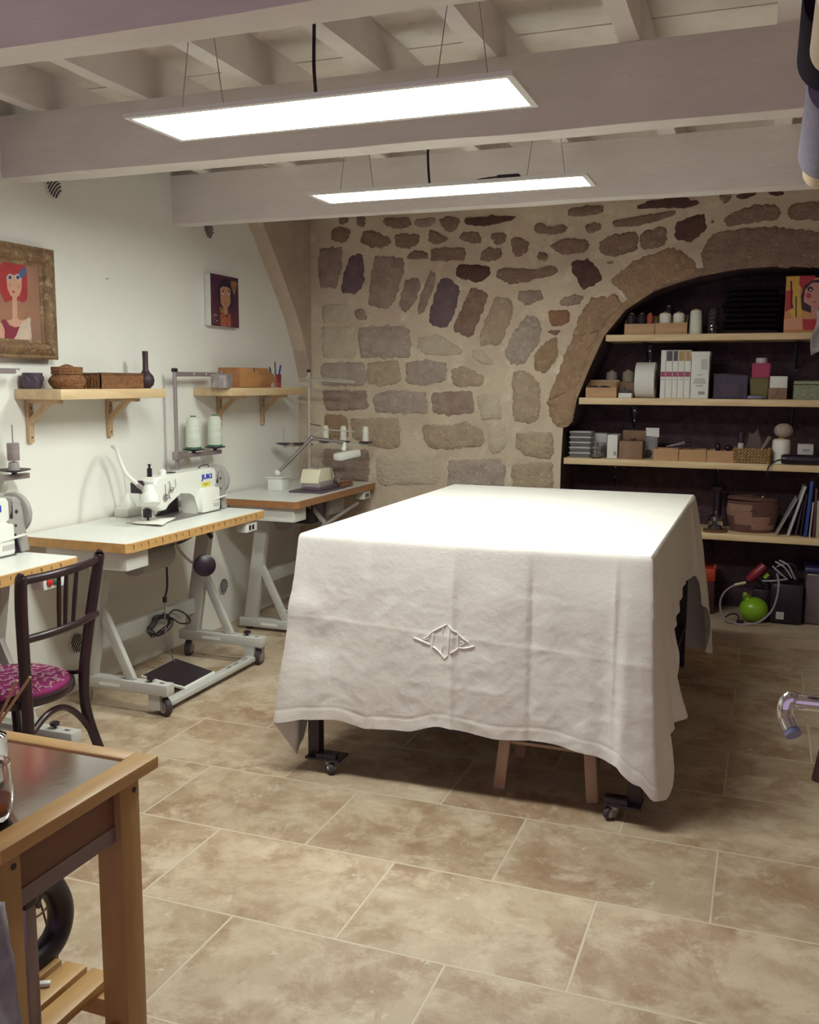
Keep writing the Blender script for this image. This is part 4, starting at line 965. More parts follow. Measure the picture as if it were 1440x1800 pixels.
# second shelf
XT = -3.085; q = base_at(390, XT)
t = thing('metal_tin', 'small grey metal tin with a knobbed lid on the corner shelf', 'tin', (XT,q.y,ZS))
mTin = M('tin_metal',(0.50,0.46,0.45),0.3,metal=0.6,c2=(0.36,0.32,0.33),sc=14)
b = MB(); b.lathe([(0.002,0),(0.062,0),(0.064,0.004),(0.064,0.066),(0.060,0.07),(0.002,0.07)],(XT,q.y,ZS),28); b.build('body', mTin, t)
b = MB(); b.lathe([(0.067,0.064),(0.067,0.076),(0.055,0.082),(0.01,0.086),(0.006,0.09),(0.011,0.098),(0.004,0.104),(0.002,0.104)],(XT,q.y,ZS),28); b.build('lid', mTin, t)
ya, yb3 = base_at(406).y, base_at(472).y
t = thing('wooden_box', 'reddish wooden box with a sloping corner on the corner shelf', 'box', (XS,(ya+yb3)/2,ZS))
mBoxW = wood('box_wood',(0.42,0.19,0.075),(0.33,0.14,0.055),'y',0.4)
L_ = yb3-ya
b = MB(); b.prism([(ya,ZS),(yb3,ZS),(yb3,ZS+0.06),(ya+L_*0.76,ZS+0.125),(ya,ZS+0.125)],'x',XS-0.09,XS+0.06,0.003); b.build('case', mBoxW, t)
b = MB(); b.prism([(ya+L_*0.02,ZS+0.004),(ya+L_*0.50,ZS+0.004),(ya+L_*0.62,ZS+0.062),(ya+L_*0.40,ZS+0.121),(ya+L_*0.02,ZS+0.121)],'x',XS+0.0595,XS+0.0635,0.001); b.build('flap', wood('box_wood_light',(0.52,0.26,0.10),(0.44,0.21,0.08),'y',0.4), t)
b = MB(); b.prism([(ya+L_*0.37,ZS+0.095),(ya+L_*0.395,ZS+0.122),(ya+L_*0.355,ZS+0.122)],'x',XS+0.063,XS+0.0655); b.build('catch', mVase, t)
q = base_at(470, XS+0.06)
b = MB(); b.lathe([(0.002,0),(0.010,0),(0.012,0.01),(0.012,0.02),(0.007,0.026),(0.007,0.034),(0.002,0.034)],(XS+0.085,q.y+0.03,ZS),16); tag(b.build('glass_bottle', mClear, loc=(XS+0.085,q.y+0.03,ZS)), 'tiny glass bottle on the corner shelf before the wooden box', 'bottle')
q = base_at(484)
t = thing('pen_cup', 'dark red pen cup at the far end of the corner shelf', 'cup', (XS,q.y,ZS))
b = MB(); b.lathe([(0.034,0.002),(0.040,0.002),(0.043,0.088),(0.039,0.088),(0.036,0.006),(0.002,0.006)],(XS,q.y,ZS),4 if False else 20); b.build('cup', M('dark_red',(0.20,0.025,0.03),0.4), t)
b = MB(); b.lathe([(0.0405,0.003),(0.0415,0.034),(0.0408,0.034)],(XS,q.y,ZS),20); b.build('band', M('red_band',(0.36,0.06,0.05),0.4), t)
pens = [('black pencil, the tallest in the red pen cup',mBlack,(0.002,0.0),(-0.004,0.008),0.165,0.0042),('blue ballpoint with a bulky cap leaning out of the pen cup to the right',M('pen_blue',(0.05,0.06,0.42),0.4),(0.005,0.014),(0.01,0.062),0.145,0.0065),('dark blue pen leaning left in the pen cup',M('pen_navy',(0.03,0.04,0.14),0.4),(0.0,-0.012),(-0.01,-0.055),0.13,0.0055),('grey-green pencil in the middle of the pen cup',M('pen_grey',(0.32,0.34,0.30),0.5),(-0.012,0.006),(-0.012,0.028),0.14,0.004),('slate pen behind the black pencil in the pen cup',M('pen_slate',(0.08,0.09,0.16),0.5),(0.012,-0.006),(0.014,-0.022),0.128,0.005),('white pencil leaning far left in the pen cup',mPaper,(0.012,-0.016),(0.02,-0.062),0.148,0.0035)]
for lb, mt, p0, p1, h, r in pens:
    b = MB(); A = Vector((XS+p0[0],q.y+p0[1],ZS+0.008)); B = Vector((XS+p1[0],q.y+p1[1],ZS+h)); b.tube([A,B,B+(B-A).normalized()*0.008],[r,r,r*0.3],n=8,spline=False)
    tag(b.build('pen', mt, loc=A), lb, 'pen', 'pens in the red cup')

# pictures --------------------------------------------------------------
def px_poly(b, mi, pts, X, cx, cy, sc):
    """flat painted shape on a canvas in the plane x = X (outline traced, laid on the canvas)"""
    b.mi = mi
    P = [at(cx+x*sc, cy+y*sc, 0, X) for x, y in pts]
    b.face(P)
def ell(x, y, rx, ry, n=16): return [(x+rx*math.cos(2*math.pi*i/n), y+ry*math.sin(2*math.pi*i/n)) for i in range(n)]
mGilt = M('gilt_wood',(0.30,0.19,0.09),0.45,c2=(0.17,0.09,0.055),sc=14,bump=0.6,bsc=60,c3=(0.44,0.33,0.18),sc3=30,r3=(0.55,0.68))
yR0, yR1, zB, zT = 3.14, 3.765, 1.70, 2.215
t = thing('framed_painting', 'painting of a red-haired woman in an ornate gilt frame', 'painting', (XW+0.02,(yR0+yR1)/2,zB))
XF = XW+0.05
b = MB()
def frame_side(a, c, inw):
    a, c, inw = Vector(a), Vector(c), Vector(inw)
    L_ = (c-a).length; n = 60; rings = []
    for i in range(n+1):
        u = i/n; ph = 0.5+0.5*abs(math.sin(u*L_/0.035*math.pi))
        w = 0.088
        dn = (c-a).normalized()
        mi_ = lambda f, x: (a+dn*f*w)+((c-a)-dn*2*f*w)*u + (inw*f*w) + Vector((x,0,0))
        rings.append([mi_(0,-0.03), mi_(0.0-0.02*ph,0.004), mi_(0.08,0.010), mi_(0.20,0.002), mi_(0.35,0.012+0.006*ph), mi_(0.55,0.016+0.008*ph), mi_(0.75,0.008+0.005*ph), mi_(0.85,-0.006), mi_(1.0,-0.012), mi_(1.0,-0.03)])
    b.ring_tube(rings)
frame_side((XF,yR0,zT),(XF,yR1,zT),(0,0,-1)); frame_side((XF,yR0,zB),(XF,yR1,zB),(0,0,1)); frame_side((XF,yR1,zB),(XF,yR1,zT),(0,-1,0)); frame_side((XF,yR0,zB),(XF,yR0,zT),(0,1,0))
b.build('frame', mGilt, t)
XC = XF-0.014
pm = [M('paint_ground',(0.36,0.17,0.10),0.6,c2=(0.25,0.14,0.095),sc=7),M('paint_red',(0.42,0.03,0.04),0.6,c2=(0.33,0.02,0.03),sc=14),M('paint_skin',(0.58,0.32,0.22),0.6),M('paint_blue',(0.07,0.11,0.25),0.6),M('paint_wine',(0.23,0.02,0.045),0.6),M('paint_cream',(0.62,0.50,0.40),0.6,c2=(0.52,0.38,0.30),sc=30),M('paint_white',(0.66,0.58,0.52),0.6),M('paint_lip',(0.33,0.03,0.03),0.6),M('paint_dark',(0.03,0.02,0.04),0.6),M('paint_cheek',(0.58,0.22,0.16),0.6)]
b = MB(); b.m(0).box(XW+0.012,XC,yR0+0.03,yR1-0.03,zB+0.03,zT-0.03)
S_ = 0.14444
px = lambda mi, pts, l: px_poly(b, mi, pts, XC+0.0006*l, 0, 400, S_)
px(1,[(-40,560),(0,470),(30,420),(90,378),(160,368),(230,385),(285,440),(320,500),(330,600),(335,760),(330,880),(280,912),(230,890),(150,880),(60,915),(10,800),(-40,700)],1)
px(2,[(78,600),(110,560),(180,575),(240,560),(265,620),(262,750),(235,830),(180,862),(130,830),(90,740)],2)
px(1,[(70,600),(90,500),(170,470),(250,520),(262,570),(200,575),(170,578),(110,570)],3)
px(2,[(150,850),(205,850),(212,1090),(230,1120),(290,1125),(250,1200),(180,1215),(120,1180),(90,1130),(150,1115)],2)
px(2,[(-60,1150),(20,1160),(60,1250),(50,1425),(-60,1425)],2); px(2,[(325,1330),(385,1330),(390,1440),(320,1440)],2)
px(4,[(20,1130),(60,1110),(110,1190),(180,1215),(248,1205),(200,1330),(140,1425),(60,1425),(60,1260)],3)
px(5,[(360,1090),(378,1120),(370,1170),(388,1330),(320,1390),(305,1440),(150,1430),(135,1415),(200,1310),(250,1180),(290,1130)],4)
px(3,[(225,545),(255,520),(300,478),(325,510),(322,560),(270,622),(240,600)],4)
for ex in (120,215):
    px(6,ell(ex,602,30,38),4); px(3,ell(ex+2,606,22,28),5); px(8,ell(ex+3,608,9,12),6)
px(9,ell(122,700,17,26),3); px(9,ell(228,720,17,26),3)
px(7,[(145,775),(165,770),(185,775),(168,803)],4)
b.build('canvas', pm, t, smooth=0)
t = thing('canvas_painting', 'small unframed canvas of a dark-haired girl hung on the white wall', 'painting', (XW+0.02,5.31,1.94))
X2 = XW+0.05
y0, y1 = at(371,528,0,X2).y, at(419.5,530,0,X2).y; z1 = at(371,480,0,X2).z; z0 = at(373,572,0,X2).z
b = MB(); b.box(XW+0.002,X2-0.001,y0,y1,z0,z1,0.002); b.build('stretcher', mPaper, t)
pm2 = [M('night_ground',(0.05,0.015,0.05),0.6,c2=(0.12,0.03,0.05),sc=9),M('girl_skin',(0.46,0.22,0.13),0.6),M('girl_red',(0.36,0.08,0.04),0.6,c2=(0.42,0.14,0.07),sc=20),M('girl_hair',(0.02,0.01,0.03),0.6),M('gold_flowers',(0.40,0.22,0.08),0.6,c2=(0.20,0.08,0.04),sc=40),mPaper,mInk]
b = MB(); b.m(0).box(X2-0.002,X2,y0,y1,z0,z1)
S2 = 0.13333
px2 = lambda mi, pts, l: px_poly(b, mi, pts, X2+0.0005*l, 340, 460, S2)
px2(3,[(330,500),(325,330),(360,250),(420,220),(490,250),(520,330),(520,560),(470,620),(380,600)],1)
px2(1,[(352,350),(390,325),(450,335),(488,365),(490,550),(460,605),(425,625),(390,600),(360,540)],2)
px2(1,[(400,610),(450,610),(460,700),(395,700)],2)
px2(2,[(355,690),(400,675),(440,740),(465,690),(490,690),(497,858),(360,852)],3)
px2(4,[(490,260),(540,250),(590,290),(560,360),(540,440),(515,380),(495,320)],3); px2(4,[(350,590),(400,620),(395,680),(350,670)],3)
for ex in (392,466): px2(5,ell(ex,405,15,28),3); px2(6,ell(ex+1,395,10,24),4)
px2(2,ell(422,555,10,14),3)
rp = random.Random(4)
for i in range(12): px2(5,ell(260+rp.random()*60,680+rp.random()*120,5,6,6),2)
b.build('canvas', pm2, t, smooth=0)

# round ventilation grilles
mVent = M('vent_plate',(0.62,0.58,0.53),0.5)
for px_, py_, lb in ((92,330,'round striped wall vent high up left of the last beam'),(365,405,'round striped wall vent just under the end of the last beam'),(391,1030,'round striped wall vent low on the wall behind the black knee pad'),(133,1130,'round striped wall vent low on the wall behind the chair back')):
    q = at(px_,py_,0,XW)
    t = thing('air_vent', lb, 'vent', (XW,q.y,q.z), 'round vents on the white wall')
    b = MB(); b.lathe([(0.001,0.0),(0.052,0.0),(0.052,0.006),(0.046,0.012),(0.001,0.013)],(XW,q.y,q.z),30,'x'); b.build('plate', mVent, t)
    for i in range(6):
        b = MB(); s = -0.034+i*0.0135; hl = math.sqrt(max(0.0004,0.043**2-s*s))
        pts = [(XW+0.0135, q.y+s*0.8+hl*u*0.75, q.z-s*0.8+hl*u*0.75+0.010*(1-u*u)) for u in (-1,-0.5,0,0.5,1)]
        b.tube(pts,0.0032,n=6,spline=False); b.build('slat_opening', mInk, t)
# wall nail
q = at(187,490,0,XW); b = MB(); b.cyl((XW,q.y,q.z),(XW+0.012,q.y,q.z),0.003,n=8); tag(b.build('nail', mSteel, loc=(XW,q.y,q.z)), 'bare nail in the white wall right of the gilt picture', 'nail')

# ------------------------------------------------------------ bentwood chair
mBent = M('dark_bentwood',(0.020,0.008,0.013),0.28,c2=(0.032,0.013,0.016),sc=12,st=(1,1,0.15))
t = thing('bentwood_chair', 'dark bentwood chair with a round magenta seat, pushed up to the nearest sewing table', 'chair', (-2.64,2.74,0))
SC = Vector((-2.655,2.735,0.455)); SR = 0.235
for nm, pts in (('R',[(-2.425,3.0,0.918),(-2.44,2.985,0.80),(-2.455,2.955,0.62),(-2.462,2.93,0.455),(-2.46,2.935,0.30),(-2.43,2.975,0.12),(-2.40,3.01,0.0)]),('L',[(-2.40,2.555,0.912),(-2.41,2.56,0.80),(-2.42,2.572,0.62),(-2.425,2.58,0.455),(-2.42,2.575,0.30),(-2.405,2.545,0.12),(-2.385,2.52,0.0)])):
    b = MB(); b.tube([(pts[0][0]+0.003,pts[0][1],pts[0][2]+0.012)]+pts,[0.010,0.0215,0.022,0.0215,0.0215,0.0205,0.019,0.017],n=14); b.build('back_post', mBent, t)
def rail(z, nm, r, dx):
    A, B = (Vector((-2.428-dx,2.985,z)), Vector((-2.405-dx,2.56,z)))
    m = (A+B)/2+Vector((0.03,0,0.0))
    b = MB(); b.tube([A,(A*3+B)/4+Vector((0.022,0,0)),m,(A+3*B)/4+Vector((0.022,0,0)),B],r,n=12); b.build(nm, mBent, t)
rail(0.906,'top_rail',[0.017,0.0165,0.0175,0.0165,0.017],0.0); rail(0.690,'lower_rail',[0.0155]*5,0.012)
for f in (0.36,0.50,0.60):
    A = Vector((-2.428,2.985,0.893)).lerp(Vector((-2.405,2.56,0.893)),f)+Vector((0.026,0,0)); B = Vector((-2.44,2.95,0.70)).lerp(Vector((-2.417,2.575,0.70)),0.36+(f-0.36)*0.9)+Vector((0.026,0,0))
    b = MB(); b.tube([A,(A+B)/2,B],[0.0075,0.009,0.0075],n=10); b.build('spindle', mBent, t)
b = MB(); b.lathe([(0.15,-0.028),(SR,-0.034),(SR+0.006,-0.02),(SR+0.004,-0.004),(SR-0.012,0.0),(0.002,0.0)],SC,48); b.build('seat_ring', mBent, t)
# upholstered seat with a pale looping line pattern woven into the fabric
def seat_mat():
    mt = bpy.data.materials.new('magenta_fabric'); mt.use_nodes = True
    nt = mt.node_tree; N, L = nt.nodes, nt.links; bs = N['Principled BSDF']; bs.inputs['Roughness'].default_value = 0.85
    bs.inputs['Base Color'].default_value = (0.20,0.008,0.09,1); return mt
b = MB(); b.lathe([(SR-0.012,-0.002),(SR-0.014,0.008),(SR-0.03,0.016),(SR*0.6,0.024),(0.002,0.027)],SC,48); cu = b.build('seat_pad', seat_mat(), t)
mLoop = M('pale_thread',(0.48,0.27,0.33),0.8)
b = MB(); rl = random.Random(12)
def seat_z(x, y):
    r = math.hypot(x,y); return 0.0285-0.0125*(r/SR)**2 if r < SR-0.035 else 0.0165-(r-(SR-0.035))*0.35
for row in range(10):
    u0 = -0.20+row*0.044
    for seg in range(4):
        v0 = -0.19+seg*0.10+0.03*(row%2); pts = []
        for i in range(30):
            s = i/29; v = v0+0.088*s; u = u0+0.010*math.sin(s*9+row)+0.006*math.sin(s*31+seg*2)
            if 0.45 < s < 0.6: a = (s-0.45)/0.15*2*math.pi; u += 0.013*(1-math.cos(a)); v += 0.009*math.sin(a)
            if math.hypot(u,v) < SR-0.02: pts.append(SC+Vector((u,v,seat_z(u,v)+0.0006)))
        if len(pts) > 4: b.tube(pts,0.0028,n=5,spline=False)
b.build('loop_pattern', mLoop, cu)
for nm, p in (('a',[(-2.79,2.90,0.43),(-2.82,2.94,0.2),(-2.84,2.97,0.0)]),('b',[(-2.79,2.56,0.43),(-2.82,2.52,0.2),(-2.84,2.49,0.0)])):
    b = MB(); b.tube(p,[0.019,0.018,0.015],n=12); b.build('front_leg', mBent, t)
for ya_, yb_, s in ((2.93,2.90,1),(2.575,2.58,-1)):
    pass
b = MB(); b.tube([(-2.425,2.60,0.34),(-2.44,2.70,0.375),(-2.45,2.80,0.365),(-2.445,2.88,0.30),(-2.425,2.935,0.20),(-2.415,2.955,0.14)],0.0125,n=10); b.build('stretcher_hoop', mBent, t)
b = MB(); b.tube([(-2.47,2.93,0.47),(-2.52,2.945,0.455),(-2.58,2.945,0.445)],0.011,n=8); b.build('seat_brace', mBent, t)
b = MB(); b.tube([(-2.43,2.58,0.50),(-2.47,2.585,0.47),(-2.53,2.57,0.445)],0.013,n=8); b.build('seat_brace', mBent, t)

# ------------------------------------------------------------ kitchen cart in the left foreground
ZC = 0.90; CX, CY = -1.042, 1.437; CXL, CYN = -1.72, 1.04
t = thing('kitchen_cart', 'wooden cart with a steel top in the left foreground', 'cart', ((CX+CXL)/2,(CY+CYN)/2,0))
b = MB(); w = 0.05
b.box(CX-w,CX,CYN,CY,ZC-0.024,ZC,0.003); b.build('top_frame', mCart, t)
b = MB(); b.box(CXL,CXL+w,CYN,CY,ZC-0.024,ZC,0.003); b.build('top_frame', mCart, t)
b = MB(); b.box(CXL+w,CX-w,CY-0.038,CY,ZC-0.024,ZC,0.003); b.build('top_frame', mCartX, t)
b = MB(); b.box(CXL+w,CX-w,CYN,CYN+0.038,ZC-0.024,ZC,0.003); b.build('top_frame', mCartX, t)
b = MB(); b.box(CXL+w,CX-w,CYN+0.038,CY-0.038,ZC-0.012,ZC-0.004); b.build('steel_top', mBrushed, t)
lw = 0.056
for x in (CX-0.02-lw/2, CXL+0.02+lw/2):
    for y in (CY-0.035-lw/2, CYN+0.004+lw/2):
        b = MB(); b.box(x-lw/2,x+lw/2,y-lw/2,y+lw/2,0.0,ZC-0.024,0.003); lg = b.build('leg', mCartZ, t)
        for z in (ZC-0.05,0.30):
            b = MB(); b.cyl((x+lw/2-0.001,y+0.012,z),(x+lw/2+0.0012,y+0.012,z),0.0055,n=10); b.build('peg_hole', mInk, lg)
ZSL = 0.456
for x in (CX-0.045, CXL+0.045):
    b = MB(); b.box(x-0.010,x+0.010,CYN+0.06,CY-0.06,ZC-0.105,ZC-0.024); b.build('apron', wood('cart_apron',(0.22,0.095,0.05),(0.17,0.07,0.04),'y',0.5), t)
    b = MB(); b.box(x-0.012,x+0.012,CYN+0.06,CY-0.06,ZC-0.135,ZC-0.105); b.build('rail', M('rail_grey',(0.22,0.16,0.16),0.4), t)
    b = MB(); b.box(x-0.012,x+0.012,CYN+0.06,CY-0.06,ZSL-0.085,ZSL-0.055); b.build('lower_rail', mCart, t)
for y in (CY-0.05, CYN+0.05):
    b = MB(); b.box(CXL+0.08,CX-0.08,y-0.01,y+0.01,ZC-0.10,ZC-0.024); b.build('apron', mCartX, t)
ZSL = 0.456
for i in range(9):
    xr = CX-0.096-i*0.062
    b = MB(); b.box(xr-0.050,xr,CYN+0.02,CY-0.035,ZSL-0.02,ZSL,0.003); b.build('shelf_slat', mCart, t)
for y in (CY-0.075, CYN+0.06):
    b = MB(); b.box(CXL+0.03,CX-0.03,y-0.012,y+0.012,ZSL-0.055,ZSL-0.02); b.build('slat_rail', mCartX, t)
# things on and in the cart
g = Vector((-1.085,1.075,ZC)); g = at(-16,1440,2,ZC-0.004)
t = thing('wine_glass', 'glass of red drink cut by the left edge on the steel cart top', 'glass', (g.x,g.y,ZC-0.004))
b = MB(); b.lathe([(0.002,0.0),(0.026,0.0),(0.033,0.012),(0.037,0.04),(0.036,0.075),(0.033,0.095),(0.0315,0.095),(0.0345,0.075),(0.0355,0.04),(0.031,0.013),(0.002,0.006)],(g.x,g.y,ZC-0.004),28); b.build('bowl', mGlass, t)
b = MB(); b.lathe([(0.002,0.0065),(0.0305,0.0135),(0.0345,0.034),(0.002,0.034)],(g.x,g.y,ZC-0.004),24); b.build('drink', M('red_drink',(0.30,0.02,0.02),0.1,trans=0.6), t)
q0 = at(-14,1338,2,ZC-0.004)
t = thing('reed_diffuser', 'reed diffuser with thin brown sticks at the left edge of the cart', 'diffuser', (q0.x,q0.y,ZC-0.004))
b = MB(); b.lathe([(0.002,0),(0.026,0),(0.028,0.006),(0.028,0.05),(0.012,0.06),(0.010,0.075),(0.013,0.078),(0.008,0.078),(0.008,0.06),(0.002,0.055)],(q0.x,q0.y,ZC-0.004),24); b.build('bottle', mGlass, t)
mReed = M('reed',(0.50,0.28,0.12),0.6,c2=(0.42,0.22,0.09),sc=30)
for (sx, sy) in ((30,1196),(53,1190),(-30,1215)):
    e = at(sx,sy,1,q0.y); b = MB(); b.tube([(q0.x,q0.y,ZC+0.045),(e.x,e.y,e.z)],0.0028,n=8,spline=False); b.build('reed', mReed, t)
# vacuum hose and cables behind the leg, standing on the slats
HX = -1.30
t = thing('vacuum_hose', 'thick black corrugated hose looping above the slatted cart shelf', 'hose', (HX,1.40,ZSL))
pts = [at(48,1580,0,HX-0.01)]+[at(x,y,0,HX) for x, y in ((62,1552),(85,1553),(103,1580),(106,1615),(95,1650),(70,1682),(40,1705),(5,1722),(-40,1735),(-110,1770))]
pts[-1].z = ZSL+0.03
b = MB(); k = 200; P = []
bb = MB(); bb.tube(pts, 0.026, n=14, sub=8); b = bb; b.build('hose', M('hose_black',(0.014,0.006,0.014),0.45), t)
b = MB(); b.tube([at(48,1580,0,HX-0.01),at(44,1592,0,HX-0.01)],0.029,n=14,spline=False); b.build('hose_end', mBlack, t)
t = thing('tangled_wire', 'thin brown wire curling behind the black hose', 'wire', (-1.33,1.36,ZSL))
mWire = M('brown_wire',(0.12,0.055,0.03),0.5)
b = MB(); b.tube([at(x,y,0,-1.345) for x, y in ((112,1515),(104,1545),(92,1580),(70,1608),(40,1622),(20,1640))],0.0022,n=6); b.build('loop', mWire, t)
b = MB(); b.tube([at(x,y,0,-1.35) for x, y in ((60,1560),(75,1600),(88,1650),(97,1690))]+[Vector((-1.35,1.33,ZSL+0.002))],0.0022,n=6); b.build('loop', mWire, t)
t = thing('vacuum_tube', 'mauve-grey metal tube with a black cap standing on the cart slats beside the hose', 'tube', (-1.16,1.203,ZSL))
b = MB(); b.box(-1.175,-1.145,1.19,1.218,ZSL,0.70,0.006); b.build('tube', M('mauve_metal',(0.30,0.24,0.26),0.35,metal=0.5), t)
b = MB(); b.box(-1.178,-1.142,1.187,1.221,0.70,0.735,0.006); b.build('cap', mBlack, t)
mSack = M('slate_cloth',(0.26,0.25,0.33),0.8,c2=(0.42,0.41,0.50),sc=14,bump=0.4,bsc=14)
b = MB(); G = []; edge = [(1585,2),(1640,10),(1690,22),(1740,27),(1800,36),(1900,46),(2000,50)]
for i in range(33):
    row = []; py = 1585+415*i/32
    for j in range(17):
        v = j/16; pxe = lerp_tab(edge, py); p = at(pxe-150*v, py, 0, -1.03+0.010*math.sin(v*11+i*0.25)*(0.3+v))
        row.append(b.bm.verts.new(p))
    G.append(row)
for i in range(32):
    for j in range(16): b.bm.faces.new((G[i][j],G[i+1][j],G[i+1][j+1],G[i][j+1]))
o = tag(b.build('slate_cloth', mSack, loc=(-1.03,CYN-0.05,0.4)), 'slate-blue cloth hanging against the near cart leg, bottom left corner', 'cloth')
md = o.modifiers.new('thick','SOLIDIFY'); md.thickness = 0.006
b = MB(); q = at(72,1733,2,ZSL); b.box(-0.018,0.018,-0.006,0.006,0,0.008,0.002,Matrix.Translation((q.x,q.y,ZSL))@Matrix.Rotation(0.5,4,'Z')); tag(b.build('white_clip', mWhitePl, loc=(q.x,q.y,ZSL)), 'small white plastic clip lying on the cart slats', 'clip')
mPanel = M('mauve_panel',(0.22,0.17,0.17),0.35,metal=0.4)
# ------------------------------------------------------------ niche shelves and everything on them
YS = YB+0.001
def niche_shelf(label, z, x0, th, brs):
    t = thing('niche_shelf', label, 'shelf', (0.3,YB+0.2,z))
    b = MB(); b.box(x0,1.25,YS,YB+0.40,z-th,z,0.003); b.build('board', mPineX, t)
    for x in brs:
        b = MB(); b.bar((x,YB+0.475,z-th-0.19),(x,YB+0.475,z-th),0.028,0.006,(0,1,0)); b.bar((x,YB+0.475,z-th-0.004),(x,YB+0.12,z-th-0.004),0.028,0.006,(0,0,1)); b.bar((x,YB+0.472,z-th-0.17),(x,YB+0.20,z-th-0.01),0.012,0.012)
        br = b.build('bracket', mBlackM, t)
        for dz in (0.05,0.12):
            b = MB(); b.cyl((x,YB+0.472,z-th-dz),(x,YB+0.468,z-th-dz),0.005,n=8); b.build('screw', mChrome, br)
    return t
Z1, Z2, Z3, Z4 = 1.915, 1.503, 1.096, 0.636
niche_shelf('top pine shelf in the stone niche, holding thread boxes and a portrait', Z1, -1.025, 0.042, (-0.79,0.16,0.9))
niche_shelf('second pine shelf from the top in the stone niche, holding white slim boxes', Z2, -1.19, 0.044, (-0.88,0.16,0.9))
niche_shelf('third pine shelf in the stone niche, holding three bamboo boxes in a row', Z3, -1.283, 0.042, (-1.0,-0.30,0.55))
niche_shelf('lowest pine shelf in the stone niche, partly hidden by the draped table', Z4, -0.95, 0.042, (-0.30,0.7))
ROW = 575                      # photo row of the shelf being filled
def SX(px, y): return at(px, ROW, 1, y).x
def hh(pa, pb, px, y): return at(px,pa,1,y).z-at(px,pb,1,y).z      # height seen between two pixel rows
def open_box(label, px0, px1, ptop, pbot, z, y0, dep, mt, group=None, name='open_box', cat='box', th=0.008, back=1.0):
    x0, x1 = SX(px0,y0), SX(px1,y0); h = hh(ptop,pbot,(px0+px1)/2,y0)
    t = thing(name, label, cat, ((x0+x1)/2,y0+dep/2,z), group)
    for nm, a in (('front_panel',(x0,x1,y0,y0+th,z,z+h)),('back_panel',(x0,x1,y0+dep-th,y0+dep,z,z+h*back)),('bottom_panel',(x0+th,x1-th,y0+th,y0+dep-th,z,z+th))):
        b = MB(); b.box(*a); b.build(nm, mt, t, smooth=0)
    for xa in (x0, x1-th):
        b = MB(); b.prism([(y0+th,z),(y0+dep-th,z),(y0+dep-th,z+h*back),(y0+th,z+h)],'x',xa,xa+th); b.build('side_panel', mt, t, smooth=0)
    return x0, x1, h
def spool(label, px, y, z, w_px, ptop, pbot, thr, group=None, cap=None, cone_=0.92, cat='spool', name='thread_spool', h=None):
    x = SX(px,y); r = (SX(px+w_px/2,y)-SX(px-w_px/2,y))/2; h = h or hh(ptop,pbot,px,y)
    t = thing(name, label, cat, (x,y,z), group)
    b = MB(); b.lathe([(0.003,0.0),(r,0.0),(r,h*0.1),(r*cone_,h*0.88),(r*cone_*0.8,h*0.94),(0.003,h*0.94)],(x,y,z),22); b.build('thread', thr, t)
    b = MB(); b.lathe([(0.003,h*0.94),(r*0.4,h*0.94),(r*0.36,h),(0.003,h)],(x,y,z),16)
    b.build('core', cap or mTan, t)
    return t
y1 = YB+0.03
# --- top shelf
open_box('small bamboo box of dark spools, left of a pair on the top niche shelf',1098,1151,564,583,Z1,y1,0.14,mBamboo,back=1.8)
open_box('small bamboo box of white spools, right of a pair on the top niche shelf',1152,1208,563,583,Z1,y1,0.14,mBamboo,back=1.8)
zb = Z1+0.0082
for px_, w, lb, mt in ((1110,18,'leftmost black spool in the left bamboo box on the top shelf',mThreadK),(1128,16,'black spool beside the orange one in the left bamboo box',mThreadK),(1142.5,11,'orange spool in the left bamboo box on the top shelf',mThreadR)):
    spool(lb,px_,y1+0.06,zb,w,543,583,mt,'spools in the bamboo thread boxes',h=0.135)
for px_, w, lb in ((1169,22,'left white cone in the right bamboo box on the top shelf'),(1193,21,'right white cone in the right bamboo box on the top shelf')):
    spool(lb,px_,y1+0.055,zb,w,543,583,mThreadW,'spools in the bamboo thread boxes',h=0.138)
spool('black cone standing behind the white cones on the top shelf',1175,y1+0.22,Z1,20,530,583,mThreadK,h=0.20)
spool('tall silver-white thread cone beside the bamboo boxes on the top shelf',1223,y1+0.05,Z1,23,537,582,mThread,cone_=0.86)
t = thing('bobbin_tube', 'clear tube of stacked bobbins beside the silver cone on the top shelf', 'tube', (SX(1253,y1+0.05),y1+0.05,Z1))
xx = SX(1253,y1+0.05)
for i in range(6):
    b = MB(); b.lathe([(0.003,0),(0.030,0),(0.030,0.003),(0.018,0.005),(0.018,0.018),(0.030,0.020),(0.030,0.023),(0.003,0.023)],(xx,y1+0.05,Z1+0.004+i*0.025),18); b.build('bobbin', mRubber, t)
b = MB(); b.lathe([(0.033,0.0),(0.034,0.0),(0.034,0.158),(0.031,0.164),(0.003,0.165),(0.003,0.163),(0.030,0.162),(0.0325,0.157),(0.0325,0.002),(0.003,0.002),(0.003,0.0)],(xx,y1+0.05,Z1),20); b.build('tube', mGlass, t)
mWrap = M('black_wrap',(0.055,0.04,0.055),0.2,metal=0.4,bump=1.0,bsc=30)
rp6 = random.Random(21)
